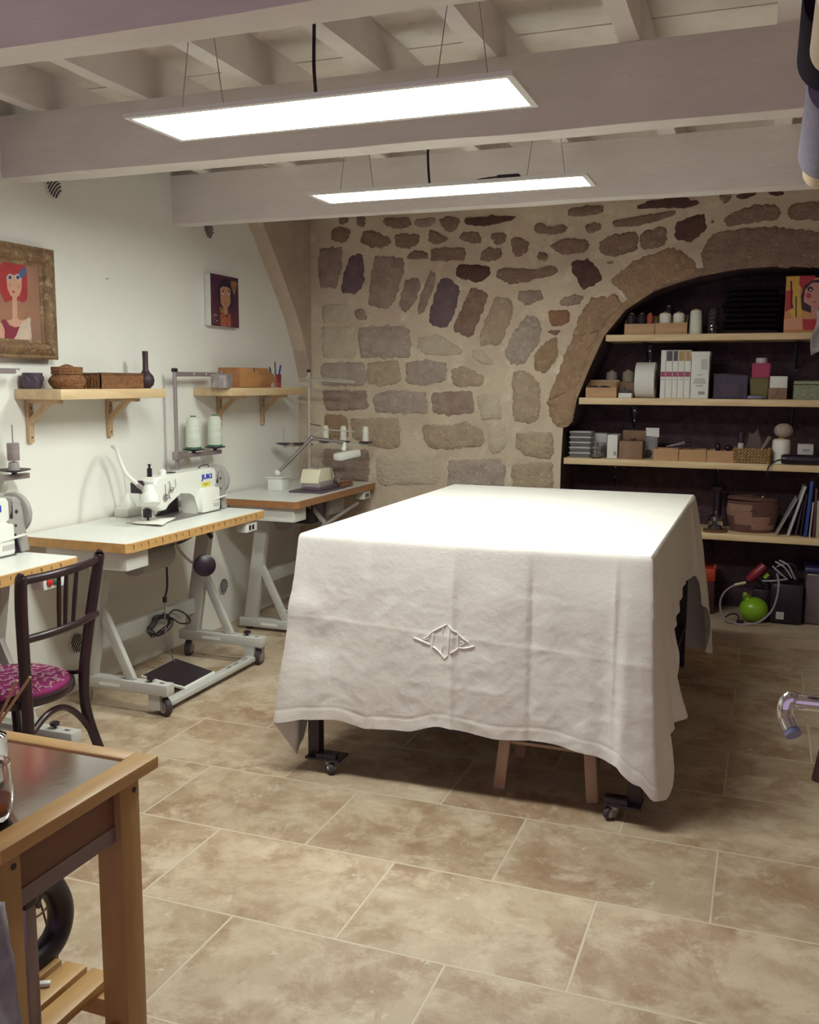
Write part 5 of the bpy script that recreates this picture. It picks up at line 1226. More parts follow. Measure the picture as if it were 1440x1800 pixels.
for i in range(9):
    z = Z1+0.001+i*0.033; x0, x1 = SX(1268+8*rp6.random(),y1+0.1), SX(1376-12*rp6.random()-i,y1+0.1)
    b = MB(); n = 24; rings = []
    for k_ in range(n+1):
        u = k_/n; ph = noise.noise(Vector((u*9,i*2.3,0)))*0.014
        hgt = 0.031*(1-0.25*(2*u-1)**6); wv = 0.16*(1-0.3*(2*u-1)**8)
        rings.append([(x0+(x1-x0)*u, y1+0.14+wv*0.9*math.cos(a)+ph, z+hgt/2+hgt/2*math.sin(a)*0.98+(0.0 if math.sin(a)<0 else ph*0.4*abs(math.sin(a)))) for a in [2*math.pi*q/10 for q in range(10)]])
    b.ring_tube(rings)
    nm = ['lowest','second','third','fourth','fifth','sixth','seventh','eighth','topmost'][i]
    tag(b.build('wrapped_packet', mWrap, loc=((x0+x1)/2,y1+0.14,z)), 'shiny black wrapped packet, %s from the bottom of the pile on the top shelf' % nm if i not in (0,8) else 'shiny black wrapped packet, %s of the pile on the top shelf' % nm, 'packet', 'black packets piled on the top shelf')
# portrait canvas leaning on the top shelf
yP = y1+0.02
x0, x1 = SX(1378,yP), SX(1378,yP)+0.33; zt = Z1+hh(484,580,1400,yP)
t = thing('portrait_canvas', 'bright orange and red portrait canvas standing on the top niche shelf', 'painting', ((x0+x1)/2,yP,Z1))
pm3 = [M('orange_ground',(0.56,0.20,0.09),0.6,c2=(0.60,0.33,0.10),sc=5),M('yellow_paint',(0.62,0.38,0.07),0.6),M('red_paint',(0.45,0.03,0.05),0.6),M('pink_skin',(0.55,0.27,0.24),0.6),M('dark_hair',(0.05,0.015,0.03),0.6),M('peach_paint',(0.62,0.30,0.18),0.6),M('rose_cheek',(0.50,0.06,0.09),0.6),mPaper]
b = MB(); b.m(0).box(x0,x1,yP,yP+0.018,Z1,zt)
def pf(mi, pts, l): b.mi = mi; b.face([at(1000+x*0.30556, 460+y*0.30556, 1, yP-0.0005*l) for x, y in pts])
pf(1,[(1252,85),(1340,82),(1330,200),(1345,310),(1290,330),(1250,250)],1); pf(2,[(1330,82),(1420,80),(1400,140),(1350,165),(1325,130)],2); pf(2,[(1250,170),(1290,160),(1285,270),(1244,290)],2)
pf(4,[(1340,275),(1335,200),(1355,140),(1400,108),(1440,102),(1500,110),(1530,200),(1520,280),(1470,320),(1350,280)],3)
pf(3,[(1352,230),(1360,160),(1400,122),(1460,118),(1490,180),(1480,240),(1440,265),(1400,260)],4); pf(3,[(1395,255),(1435,258),(1440,320),(1395,320)],4)
pf(4,ell(1390,158,17,15),5); pf(7,ell(1392,162,7,5),6); pf(4,ell(1455,160,15,14),5); pf(6,ell(1380,195,16,17),5); pf(6,ell(1415,232,7,6),5)
pf(4,[(1275,110),(1285,112),(1286,230),(1292,270),(1278,265)],3); pf(4,[(1305,200),(1312,200),(1312,320),(1305,320)],3)
pf(5,[(1238,330),(1340,320),(1345,392),(1236,392)],2); pf(2,[(1345,330),(1480,330),(1500,392),(1350,392)],3)
b.build('canvas', pm3, t, smooth=0)
b = MB(); b.box(x0+0.004,x1-0.004,yP+0.018,yP+0.022,Z1+0.004,zt-0.004); b.build('stretcher', mPine, t)
ROW = 685
# --- second shelf
open_box('bamboo box of small tools, leftmost on the second niche shelf',1030,1084,680,698,Z2,y1,0.15,mBamboo,back=1.75)
for i,(px_,lb) in enumerate(((1046,'dark handled tool on the left in the second-shelf bamboo box'),(1064,'dark handled tool on the right in the second-shelf bamboo box'))):
    b = MB(); xx = SX(px_,y1+0.07); b.tube([(xx-0.03,y1+0.06,Z2+0.060+0.006*i),(xx,y1+0.065,Z2+0.066),(xx+0.035,y1+0.075,Z2+0.062)],[0.012,0.014,0.008],n=8); b.cyl((xx,y1+0.065,Z2+0.0085),(xx,y1+0.065,Z2+0.06),0.012,n=8)
    tag(b.build('hand_tool', mBlack, loc=(xx,y1+0.065,Z2+0.0085)), lb, 'tool')
t = thing('cardboard_box', 'dark cardboard box behind the small white carton on the second shelf', 'box', (SX(1100,y1+0.16),y1+0.2,Z2))
x0, x1 = SX(1082,y1+0.14), SX(1116,y1+0.14); b = MB(); b.box(x0,x1,y1+0.14,y1+0.29,Z2,Z2+0.105,0.002); b.build('carton', mCard, t); b = MB(); b.box(x0+0.02,x1-0.02,y1+0.13,y1+0.31,Z2+0.105,Z2+0.108); b.build('flap', mCard, t)
spool('grey thread spool standing upper left on the second niche shelf',1075,y1+0.24,Z2,20,632,695,mThreadG,cone_=0.98,h=0.185)
spool('cream twine spool standing behind the white ribbon reel on the second shelf',1104,y1+0.335,Z2,22,630,695,M('cream_twine',(0.42,0.35,0.26),0.8,c2=(0.30,0.24,0.18),sc=60),cone_=0.95,h=0.19)
x0, x1 = SX(1088,y1+0.02), SX(1111,y1+0.02)
t = thing('small_carton', 'small white carton with open dark top on the second shelf', 'box', ((x0+x1)/2,y1+0.05,Z2))
b = MB(); b.box(x0,x1,y1+0.01,y1+0.09,Z2,Z2+0.032,0.001); b.build('carton', mPaper, t)
b = MB(); b.prism([(x0,Z2+0.032),(x1,Z2+0.032),(x1-0.02,Z2+0.055),((x0+x1)/2,Z2+0.048),((x0+x1)/2-0.012,Z2+0.072)],'y',y1+0.02,y1+0.08); b.build('contents', mBlack, t)
# wide white ribbon reel standing on edge (axis along the shelf)
rr_ = hh(637,700,1140,y1+0.1)/2; x0 = SX(1118,y1+0.1); x1 = x0+0.125
t = thing('ribbon_reel', 'big white ribbon reel standing on edge on the second shelf', 'reel', ((x0+x1)/2,y1+0.11,Z2))
b = MB(); b.lathe([(0.03,0.0),(rr_,0.0),(rr_,x1-x0),(0.03,x1-x0)],(x0,y1+0.12,Z2+rr_),40,'x'); b.build('ribbon', mPaper, t)
b = MB(); b.lathe([(0.028,0.0),(rr_*0.55,0.0),(rr_*0.55,0.004),(0.028,0.004)],(x1-0.0005,y1+0.12,Z2+rr_),30,'x'); b.build('hub', mCard, t)
tops = [('white',mPaper),('black',mBlack),('black',mBlack),('tan',mTan),('tan',mTan)]
pxs = [1160,1169,1181,1190.5,1202,1213]
lbs = ['slim white box with a white upper band, first of five on the second shelf','slim white box with a black upper band, beside the white-banded one','slim white box with a black upper band, middle of five on the second shelf','slim white box with a tan upper band, next to a black-banded box','slim white box with a tan upper band, against the big white carton']
for i in range(5):
    yq = y1+0.015; x0, x1 = SX(pxs[i],yq)+0.001, SX(pxs[i+1],yq)-0.001; h = hh(616,701,1190,yq)
    t = thing('slim_box', lbs[i], 'box', ((x0+x1)/2,yq+0.1,Z2), 'slim white boxes on the second shelf')
    b = MB(); b.box(x0,x1,yq,yq+0.2,Z2,Z2+h,0.0015); b.build('carton', mPaper, t)
    b = MB(); b.box(x0+0.003,x1-0.003,yq-0.001,yq+0.0005,Z2+h*0.775,Z2+h*0.985); b.build('colour_band', tops[i][1], t)
    b = MB(); b.box(x0+0.002,x1-0.002,yq-0.001,yq+0.0005,Z2+h*0.45,Z2+h*0.555); lbm = b.build('label_square', mMaroon, t)
    cx_ = (x0+x1)/2
    b = MB(); b.bar((cx_-0.012,yq-0.0015,Z2+h*0.487),(cx_,yq-0.0015,Z2+h*0.515),0.0006,0.003,(0,1,0)); b.bar((cx_+0.012,yq-0.0015,Z2+h*0.487),(cx_,yq-0.0015,Z2+h*0.515),0.0006,0.003,(0,1,0)); b.build('mark', M('pale_mark',(0.5,0.35,0.38),0.6), lbm)
    b = MB(); b.box(cx_-0.009,cx_+0.009,yq-0.0008,yq+0.0004,Z2+h*0.385,Z2+h*0.40); b.build('printing', M('grey_print',(0.35,0.32,0.33),0.6), t)
yq = y1+0.01; x0, x1 = SX(1213.5,yq)+0.001, SX(1245,yq); h = hh(618,701,1230,yq)
t = thing('white_carton', 'tall white carton with printed lines and a barcode on the second shelf', 'box', ((x0+x1)/2,yq+0.1,Z2))
b = MB(); b.box(x0,x1,yq,yq+0.2,Z2,Z2+h*0.90,0.0015); b.build('carton', mPaper, t)
b = MB(); b.box(x0-0.002,x1+0.003,yq-0.003,yq+0.2,Z2+h*0.90,Z2+h,0.002); b.build('lid', mPaper, t)
cx_ = (x0+x1)/2; W = x1-x0
mGP = M('carton_print',(0.28,0.26,0.28),0.6)
for i,(z,w) in enumerate(((0.50,0.28),(0.42,0.55),(0.395,0.62),(0.37,0.70),(0.345,0.66),(0.32,0.72),(0.28,0.4),(0.255,0.4))):
    b = MB(); b.box(cx_-W*w/2,cx_+W*w/2,yq-0.0008,yq+0.0004,Z2+h*z,Z2+h*(z+0.012)); b.build('printing', mGP, t)
b = MB()
for i in range(14): 
    wv = 0.0008+0.0012*((i*7)%3)/2; b.box(cx_-0.006+i*0.003,cx_-0.006+i*0.003+wv,yq-0.0008,yq+0.0004,Z2+h*0.09,Z2+h*0.155)
b.build('barcode', mInk, t)
b = MB(); b.box(x0+W*0.55,x0+W*0.92,yq-0.0008,yq+0.0004,Z2+h*0.62,Z2+h*0.84); b.build('pale_panel', mPaperD, t)
# clear box with twine
yq = y1+0.05; x0, x1 = SX(1254,yq), SX(1314,yq); h = hh(658,700,1285,yq)
t = thing('clear_box', 'dark clear plastic box with a ball of twine inside on the second shelf', 'box', ((x0+x1)/2,yq+0.1,Z2))
mSmoke = M('smoky_plastic',(0.55,0.50,0.50),0.08,trans=1.0)
b = MB(); th = 0.003
for a in ((x0,x1,yq,yq+th,Z2,Z2+h),(x0,x1,yq+0.2-th,yq+0.2,Z2,Z2+h),(x0,x0+th,yq+th,yq+0.2-th,Z2,Z2+h),(x1-th,x1,yq+th,yq+0.2-th,Z2,Z2+h),(x0,x1,yq,yq+0.2,Z2,Z2+th)): b.box(*a)
b.build('box', mSmoke, t, smooth=0)
b = MB(); b.box(x0-0.006,x1+0.006,yq-0.006,yq+0.206,Z2+h,Z2+h+0.010,0.003); b.build('lid', mSmoke, t)
mTwine = M('twine',(0.30,0.20,0.14),0.9,c2=(0.20,0.13,0.09),sc=40,bump=0.5,bsc=70)
cx_ = (x0+x1)/2
b = MB(); b.lathe([(0.003,0.0)]+[(0.065+0.006*math.sin(i*1.3)+0.01*math.sin(i/9*math.pi),0.012*i) for i in range(10)]+[(0.003,0.108)],(cx_,yq+0.1,Z2+th),26); tag(b.build('twine_ball', mTwine, loc=(cx_,yq+0.1,Z2+th)), 'brown twine roll inside the clear box on the second shelf', 'twine')
# coloured tubs
def tub(label, px0, px1, ptop, pbot, z, y, mt, lid=None, taper=0.85):
    x0, x1 = SX(px0,y), SX(px1,y); h = hh(ptop,pbot,(px0+px1)/2,y); cx_ = (x0+x1)/2; w = (x1-x0)/2
    t = thing('plastic_tub', label, 'tub', (cx_,y,z))
    b = MB(); A = [(cx_+sx*w*taper,y+sy*w*taper,z) for sx,sy in ((-1,-1),(1,-1),(1,1),(-1,1))]; B = [(cx_+sx*w,y+sy*w,z+h) for sx,sy in ((-1,-1),(1,-1),(1,1),(-1,1))]
    b.ring_tube([A,B]); bmesh.ops.bevel(b.bm, geom=b.bm.edges[:], offset=0.006, segments=2, affect='EDGES'); b.build('tub', mt, t)
    b = MB(); b.box(cx_-w*0.98,cx_+w*0.98,y-w*0.98,y+w*0.98,z+h,z+h+0.004,0.001) if not lid else b.lathe([(0.003,h),(w*0.62,h),(w*0.62,h+0.03),(w*0.5,h+0.034),(0.003,h+0.034)],(cx_,y,z),20)
    b.build('lid', lid or mt, t)
    return h
yq = y1+0.08
h1 = tub('olive plastic tub under the magenta one on the second shelf',1318,1352,664,700,Z2,yq,M('olive',(0.16,0.13,0.03),0.4,trans=0.2))
tub('magenta plastic tub with a white cap on top of the olive tub',1320,1353,638,664,Z2+h1+0.0042,yq,M('magenta',(0.32,0.02,0.07),0.4),mPaperD,0.95)
b = MB(); xx = SX(1330,y1+0.02); b.lathe([(0.002,-0.05),(0.010,-0.05),(0.012,-0.04),(0.012,0.03),(0.005,0.04),(0.005,0.055),(0.002,0.055)],(xx,y1-0.005,Z2+0.0125),14,'x'); tag(b.build('small_bottle', M('blue_grey_plastic',(0.20,0.19,0.28),0.3), loc=(xx,y1,Z2)), 'small blue-grey bottle lying before the olive tub', 'bottle')
yq = y1+0.03; x0, x1 = SX(1351,yq), SX(1384,yq); h = hh(681,701,1368,yq)
t = thing('cardboard_box', 'small open cardboard box under the white carton on the second shelf', 'box', ((x0+x1)/2,yq+0.06,Z2)); b = MB(); b.box(x0,x1,yq,yq+0.14,Z2,Z2+h,0.002); b.build('carton', mCard, t)
b = MB(); b.tube([(x0+0.03,yq-0.001,Z2+0.01),(x0+0.05,yq-0.003,Z2+0.04),(x0+0.055,yq-0.001,Z2+0.07)],0.004,n=6); b.build('cord_handle', mTwine, t)
b = MB(); b.box(x0+0.004,x1,yq+0.01,yq+0.10,Z2+h,Z2+h+hh(660,681,1368,yq),0.004); tag(b.build('white_carton', mPaper, loc=((x0+x1)/2,yq+0.05,Z2+h)), 'small blank white carton resting on the cardboard box', 'box')
yq = y1+0.02; x0 = SX(1395,yq); x1 = x0+0.26; h = hh(671,702,1420,yq)
t = thing('woven_basket', 'pale green woven basket at the right end of the second shelf', 'basket', ((x0+x1)/2,yq+0.08,Z2))
mSage = M('sage_weave',(0.36,0.38,0.27),0.8,c2=(0.24,0.25,0.17),sc=70,st=(1,1,1),bump=0.6,bsc=90)
b = MB()
for i in range(7):
    for a in ((x0,x1,yq,yq+0.012),(x0,x0+0.012,yq+0.012,yq+0.16),(x1-0.012,x1,yq+0.012,yq+0.16),(x0,x1,yq+0.148,yq+0.16)): b.box(*a,Z2+0.002+i*h/7,Z2+(i+0.86)*h/7,0.003)
b.box(x0+0.005,x1-0.005,yq+0.005,yq+0.155,Z2,Z2+h*0.8); b.build('woven_body', mSage, t)
b = MB(); b.tube([(x0+0.006,yq+0.006,Z2+h),(x1-0.006,yq+0.006,Z2+h),(x1-0.006,yq+0.154,Z2+h),(x0+0.006,yq+0.154,Z2+h)],0.008,n=8,closed=True,spline=False); b.build('rim', mSage, t)
ROW = 795
# --- third shelf
yq = y1+0.04; x0, x1 = SX(1000,yq), SX(1038,yq)
z = Z3; hb = hh(757,803,1019,yq)/5
nms = ['lowest','second from the bottom','middle','second from the top','topmost']
for i in range(5):
    cx_ = (x0+x1)/2; w = (x1-x0)/2
    t = thing('food_container', 'clear plastic container with a lid, %s of the stack of five' % nms[i], 'container', (cx_,yq+0.07,z), 'stacked clear containers on the third shelf')
    b = MB(); A = [(cx_+sx*w*0.86,yq+0.07+sy*0.06,z+0.0005) for sx,sy in ((-1,-1),(1,-1),(1,1),(-1,1))]; B = [(cx_+sx*w*0.97,yq+0.07+sy*0.069,z+hb-0.010) for sx,sy in ((-1,-1),(1,-1),(1,1),(-1,1))]
    b.ring_tube([A,B]); b.build('tub', mClear, t)
    b = MB(); b.box(cx_-w,cx_+w,yq-0.001,yq+0.141,z+hb-0.010,z+hb-0.0005,0.003); b.build('lid', M('frosted_lid',(0.66,0.65,0.66),0.35,trans=0.3), t)
    z += hb
def jar(label, px, y, w_px, ptop, pbot, z, fill):
    x = SX(px,y); r = (SX(px+w_px/2,y)-SX(px-w_px/2,y))/2; h = hh(ptop,pbot,px,y)
    t = thing('glass_jar', label, 'jar', (x,y,z))
    b = MB(); b.lathe([(0.003,0.0),(r*0.95,0.0),(r,0.006),(r,h*0.70),(r*0.82,h*0.80),(r*0.80,h*0.80),(r*0.96,h*0.69),(r*0.96,0.008),(0.003,0.005)],(x,y,z),24); b.build('glass', mGlass, t)
    b = MB(); b.lathe([(0.003,h*0.80),(r*0.90,h*0.80),(r*0.92,h*0.82),(r*0.92,h*0.98),(r*0.85,h),(0.003,h)],(x,y,z),24); b.build('lid', mSteel, t)
    b = MB(); b.lathe([(0.003,0.0055),(r*0.93,0.009),(r*0.93,h*0.35),(r*0.5,h*0.42),(0.003,h*0.40)],(x,y,z),20); b.build('contents', fill, t)
jar('glass jar of buttons with a metal lid, before the white box on the third shelf',1048,y1+0.02,19,784,805,Z3,M('buttons',(0.20,0.12,0.10),0.5,c2=(0.4,0.3,0.25),sc=120))
jar('second glass jar just behind the front jar on the third shelf',1057,y1+0.11,18,779,805,Z3,mThreadG)
for px0, px1, pt, yy, dep, lb in ((1040,1066,764,y1+0.20,0.14,'white carton behind the glass jars on the third shelf'),(1067,1085,763,y1+0.06,0.2,'narrow white carton with a small grey stamp beside the cardboard box')):
    x0, x1 = SX(px0,yy), SX(px1,yy); h = hh(pt,804,px0,yy)
    t = thing('white_carton', lb, 'box', ((x0+x1)/2,yy+dep/2,Z3)); b = MB(); b.box(x0,x1,yy,yy+dep,Z3,Z3+h,0.002); b.build('carton', mPaperD if px0 < 1050 else mPaper, t)
    if px0 > 1050: b = MB(); b.box(x1-0.024,x1-0.006,yy-0.0008,yy+0.0004,Z3+h*0.12,Z3+h*0.3); b.build('stamp', mGP, t)
yq = y1+0.05; x0, x1 = SX(1088,yq), SX(1129,yq); h = hh(775,806,1100,yq); hb = hh(763,806,1100,yq)
t = thing('cardboard_box', 'brown cardboard box with raised back flap on the third shelf', 'box', ((x0+x1)/2,yq+0.08,Z3))
b = MB(); b.box(x0,x1,yq,yq+0.18,Z3,Z3+h,0.002); b.build('carton', mCard, t); b = MB(); b.box(x0,x1,yq+0.16,yq+0.178,Z3+h,Z3+hb+0.02,0.002); b.build('flap', mCard, t)
b = MB(); b.cyl((x0+0.08,yq+0.1,Z3+h),(x0+0.08,yq+0.1,Z3+h+0.012),0.018); b.build('knob', mVase, t)
yq = y1+0.175; x0, x1 = SX(1130,yq), SX(1156,yq); h = hh(754,807,1143,yq)
t = thing('sample_packet', 'clear packet with a white header card leaning on the third shelf', 'packet', ((x0+x1)/2,yq+0.02,Z3))
b = MB(); b.prism([(x0+0.015,Z3+h*0.72),(x1+0.004,Z3+h*0.70),(x1+0.002,Z3+h),(x0+0.012,Z3+h)],'y',yq+0.03,yq+0.036); b.build('header_card', mPaper, t)
b = MB(); b.prism([(x0,Z3),(x1-0.005,Z3),(x1,Z3+h*0.70),(x0+0.014,Z3+h*0.70)],'y',yq,yq+0.05,0.008); b.build('bag', mClear, t)
b = MB(); b.sphere(((x0+x1)/2-0.01,yq+0.0,Z3+0.03),0.03,(0.7,0.6,0.9)); b.build('dark_contents', mRubber, t)
for px0, px1, lb in ((1148.5,1193,'left bamboo box of three in a row on the third shelf'),(1194,1242,'middle bamboo box of three in a row on the third shelf'),(1243,1290,'right bamboo box of three in a row on the third shelf')):
    open_box(lb,px0,px1,790,810.5,Z3,y1,0.16,mBamboo,'bamboo boxes in a row on the third shelf')
xx = SX(1190,y1+0.06)
t = thing('scissors', 'scissors with grey blades lying across the left bamboo box', 'scissors', (xx,y1+0.06,Z3+0.085))
b = MB(); b.bar((xx-0.07,y1+0.06,Z3+0.09),(xx+0.05,y1+0.07,Z3+0.125),0.014,0.003); b.build('blade', mSteel, t)
b = MB(); b.bar((xx-0.05,y1+0.075,Z3+0.09),(xx+0.05,y1+0.06,Z3+0.115),0.014,0.003); b.build('blade', mSteel, t)
for s in (0,1):
    b = MB(); b.tube([(xx+0.07+0.022*math.cos(a),y1+0.065,Z3+0.113+0.02*s+0.014*math.sin(a)) for a in [i*math.pi/5 for i in range(10)]],0.004,n=6,closed=True); b.build('handle', mBlack, t)
for i,(px_,lb) in enumerate(((1262,'dark rounded tool handle rising from the right bamboo box'),(1280,'dark flat tool lying across the right bamboo box'))):
    xx = SX(px_,y1+0.08); b = MB(); b.sphere((xx,y1+0.08,Z3+0.09),0.022,(1.2 if i else 0.8,1,0.8 if i else 1.5)); b.box(xx-0.012,xx+0.012,y1+0.07,y1+0.09,Z3+0.0085,Z3+0.09); tag(b.build('hand_tool', mBlack, loc=(xx,y1+0.08,Z3+0.0085)), lb, 'tool')
# seagrass basket
x0, x1 = SX(1291,y1), SX(1354,y1); h = hh(786,814,1320,y1)
t = thing('seagrass_basket', 'golden braided seagrass basket on the third shelf', 'basket', ((x0+x1)/2,y1+0.09,Z3))
mSea = M('seagrass',(0.47,0.30,0.13),0.8,c2=(0.30,0.17,0.07),sc=45,bump=0.8,bsc=60)
b = MB()
for r in range(5):
    z = Z3+0.011+r*(h-0.014)/4.6
    for side in range(4):
        A, B = [((x0,y1),(x1,y1)),((x1,y1),(x1,y1+0.18)),((x1,y1+0.18),(x0,y1+0.18)),((x0,y1+0.18),(x0,y1))][side]
        L_ = math.hypot(B[0]-A[0],B[1]-A[1]); n = max(6,int(L_/0.018))
        for i in range(n):
            u = (i+0.5)/n; p = Vector((A[0]+(B[0]-A[0])*u, A[1]+(B[1]-A[1])*u, z)); d = Vector((B[0]-A[0],B[1]-A[1],0)).normalized()
            b.tube([p-d*0.009+Vector((0,0,-0.009)),p,p+d*0.009+Vector((0,0,0.009))],[0.004,0.008,0.004],n=5,spline=False)
b.build('braided_sides', mSea, t)
b = MB(); b.box(x0+0.004,x1-0.004,y1+0.004,y1+0.176,Z3,Z3+h*0.6); b.build('lining', mWickerD, t)
zb = Z3+h*0.6
xx = SX(1302,y1+0.06)
t = thing('marker_bottle', 'black-capped bottle with a pale band standing in the seagrass basket', 'bottle', (xx,y1+0.06,zb)); b = MB(); b.lathe([(0.003,0),(0.018,0),(0.018,0.09),(0.003,0.09)],(xx,y1+0.06,zb),18); b.build('body', mBlack, t)
b = MB(); b.lathe([(0.0185,0.03),(0.0185,0.065),(0.017,0.065),(0.017,0.03)],(xx,y1+0.06,zb),18); b.build('band', mPaperD, t); b = MB(); b.lathe([(0.003,0.09),(0.021,0.09),(0.021,0.135),(0.003,0.135)],(xx,y1+0.06,zb),18); b.build('cap', mBlack, t)
xx = SX(1326,y1+0.10)
mFelt = M('grey_felt',(0.13,0.085,0.085),0.95)
b = MB(); b.prism([(xx-0.06,zb),(xx+0.05,zb),(xx+0.045,zb+0.07),(xx+0.015,zb+0.16),(xx-0.01,zb+0.115),(xx-0.035,zb+0.14)],'y',y1+0.09,y1+0.13,0.006); tag(b.build('felt_piece', mFelt, loc=(xx,y1+0.11,zb)), 'folded grey felt pieces standing in the seagrass basket', 'felt')
xx = SX(1342,y1+0.08); b = MB(); b.tube([(xx-0.02,y1+0.07,zb),(xx+0.035,y1+0.07,zb+0.11)],0.012,n=10,spline=False); tag(b.build('paper_roll', M('brown_paper',(0.24,0.16,0.13),0.8), loc=(xx,y1+0.07,zb)), 'thin brown paper roll leaning in the seagrass basket', 'roll')
spool('big white yarn cone under the twine ball on the third shelf',1373,y1+0.10,Z3,33,770,815,mThreadW,cone_=0.97,cat='cone',name='yarn_cone')
xx = SX(1378,y1+0.10); hY = hh(770,815,1373,y1+0.10); r = 0.058
mBall = M('pale_twine',(0.46,0.37,0.30),0.9,c2=(0.34,0.26,0.21),sc=60,bump=0.5,bsc=80)
b = MB(); b.sphere((xx-0.008,y1+0.10,Z3+hY+r*0.78),r,(1,1,0.8)); tag(b.build('twine_ball', mBall, loc=(xx,y1+0.07,Z3+hY)), 'pale twine ball resting on the big white yarn cone', 'twine')
x0, x1 = SX(1402,y1+0.1), SX(1430,y1+0.1)
t = thing('white_carton', 'small white carton with a grey logo mark behind the black tool', 'box', ((x0+x1)/2,y1+0.14,Z3)); b = MB(); b.box(x0,x1,y1+0.1,y1+0.2,Z3,Z3+0.125,0.002); b.build('carton', mPaperD, t)
b = MB(); b.box(x0+0.03,x0+0.07,y1+0.099,y1+0.1005,Z3+0.08,Z3+0.095); b.build('printing', mGP, t)
xx = SX(1374,y1+0.0)
t = thing('glue_gun', 'black cylindrical heat tool lying on the third shelf with its cable hanging down', 'tool', (xx+0.15,y1+0.01,Z3))
b = MB(); b.lathe([(0.003,0.0),(0.024,0.0),(0.030,0.012),(0.032,0.03),(0.030,0.30),(0.003,0.30)],(xx,y1+0.01,Z3+0.034),22,'x'); b.build('barrel', mBlack, t)
b = MB(); b.tube([(xx,y1+0.0,Z3+0.03),(xx-0.04,y1-0.02,Z3+0.016),(xx-0.07,y1-0.055,Z3-0.01),(xx-0.075,y1-0.07,Z3-0.045),(xx-0.07,y1-0.06,Z3-0.07)],0.005,n=8); b.build('cable', mCable, t)
ROW = 930
# --- lowest shelf
xx = SX(1257,y1+0.05)
t = thing('glass_cloche', 'little glass cloche on a round wooden base at the left of the lowest shelf', 'cloche', (xx,y1+0.05,Z4))
b = MB(); b.lathe([(0.003,0.0),(0.075,0.0),(0.078,0.006),(0.075,0.014),(0.003,0.016)],(xx,y1+0.06,Z4),28); b.build('base', mWickerD, t)
b = MB(); b.lathe([(0.048,0.017),(0.050,0.017),(0.050,0.075),(0.035,0.105),(0.010,0.118),(0.006,0.122),(0.009,0.130),(0.003,0.134),(0.003,0.114),(0.033,0.102),(0.048,0.074)],(xx,y1+0.06,Z4),28); b.build('dome', mGlass, t)
b = MB(); b.lathe([(0.003,0.0165),(0.03,0.0165),(0.026,0.04),(0.003,0.05)],(xx,y1+0.06,Z4),16); b.build('contents', mRubber, t)
t = thing('black_stand', 'black stand with a round head behind the glass cloche on the lowest shelf', 'stand', (xx+0.0,y1+0.24,Z4))
b = MB(); b.cyl((xx,y1+0.24,Z4),(xx,y1+0.24,Z4+0.25),0.028,n=16); b.build('stem', mBlack, t); b = MB(); b.lathe([(0.003,0.0),(0.05,0.0),(0.052,0.03),(0.03,0.04),(0.003,0.04)],(xx,y1+0.24,Z4+0.25),20); b.build('head', mBlack, t)
xc = SX(1321,y1+0.15); rb = (SX(1367,y1+0.15)-SX(1276,y1+0.15))/2
t = thing('round_basket', 'large round brown and tan coiled basket with a lid on the lowest shelf', 'basket', (xc,y1+0.16,Z4))
mCoilA = M('coil_tan',(0.34,0.19,0.13),0.8,c2=(0.26,0.14,0.10),sc=50,st=(1,1,3),bump=0.6,bsc=60); mCoilB = M('coil_brown',(0.15,0.065,0.05),0.8,c2=(0.11,0.045,0.04),sc=50,st=(1,1,3),bump=0.6,bsc=60)
b = MB(); hB = 0.205; rows = 12; seg = 48; prev = None; prof = []
for i in range(rows*4+1):
    u = i/(rows*4); rr2 = rb*(0.80+0.20*math.sin(min(1.0,u*1.25)*math.pi/2)-0.05*max(0,u-0.7)*3) + 0.003*abs(math.sin(u*rows*math.pi)); prof.append((rr2,u*hB))
rings = [[Vector((xc+math.cos(2*math.pi*j/seg)*r_*1.0, y1+0.16+math.sin(2*math.pi*j/seg)*r_*0.62, Z4+z_)) for j in range(seg)] for r_, z_ in [(0.003,0.0)]+prof]
R_ = [[b.bm.verts.new(p) for p in rg] for rg in rings]
for i in range(len(R_)-1):
    for j in range(seg):
        f = b.bm.faces.new((R_[i][j],R_[i][(j+1)%seg],R_[i+1][(j+1)%seg],R_[i+1][j])); u = i/len(R_); q_ = (j//6+ (2 if u > 0.5 else 0) + (1 if 0.25<u<=0.5 else 0))%4
        f.material_index = 1 if (u < 0.12 or u > 0.86 or q_ in (0,1)) else 0
b.build('coiled_body', [mCoilA,mCoilB], t)
b = MB(); b.lathe([(0.003,hB-0.03),(rb*0.90,hB-0.03)],(xc,y1+0.16,Z4),48,sy=0.62) if False else None
rings = [[Vector((xc+math.cos(2*math.pi*j/seg)*r_, y1+0.16+math.sin(2*math.pi*j/seg)*r_*0.62, Z4+z_+0.008*math.cos(2*math.pi*j/seg+2.5))) for j in range(seg)] for r_, z_ in [(rb*0.99,hB+0.001),(rb*1.0,hB+0.012),(rb*0.93,hB+0.022),(rb*0.5,hB+0.03),(0.003,hB+0.032)]]
b.ring_tube(rings); b.build('lid', mCoilB, t)
b = MB(); b.tube([(xc-0.012,y1+0.16-rb*0.625,Z4+hB*0.70),(xc+0.008,y1+0.16-rb*0.635,Z4+hB*0.74),(xc+0.025,y1+0.16-rb*0.625,Z4+hB*0.62)],0.004,n=6); b.build('clasp', mInk, t)
b = MB(); b.sphere((xc+0.06,y1+0.16-rb*0.40,Z4+hB+0.032),0.010); b.build('knob', mSteel, t)
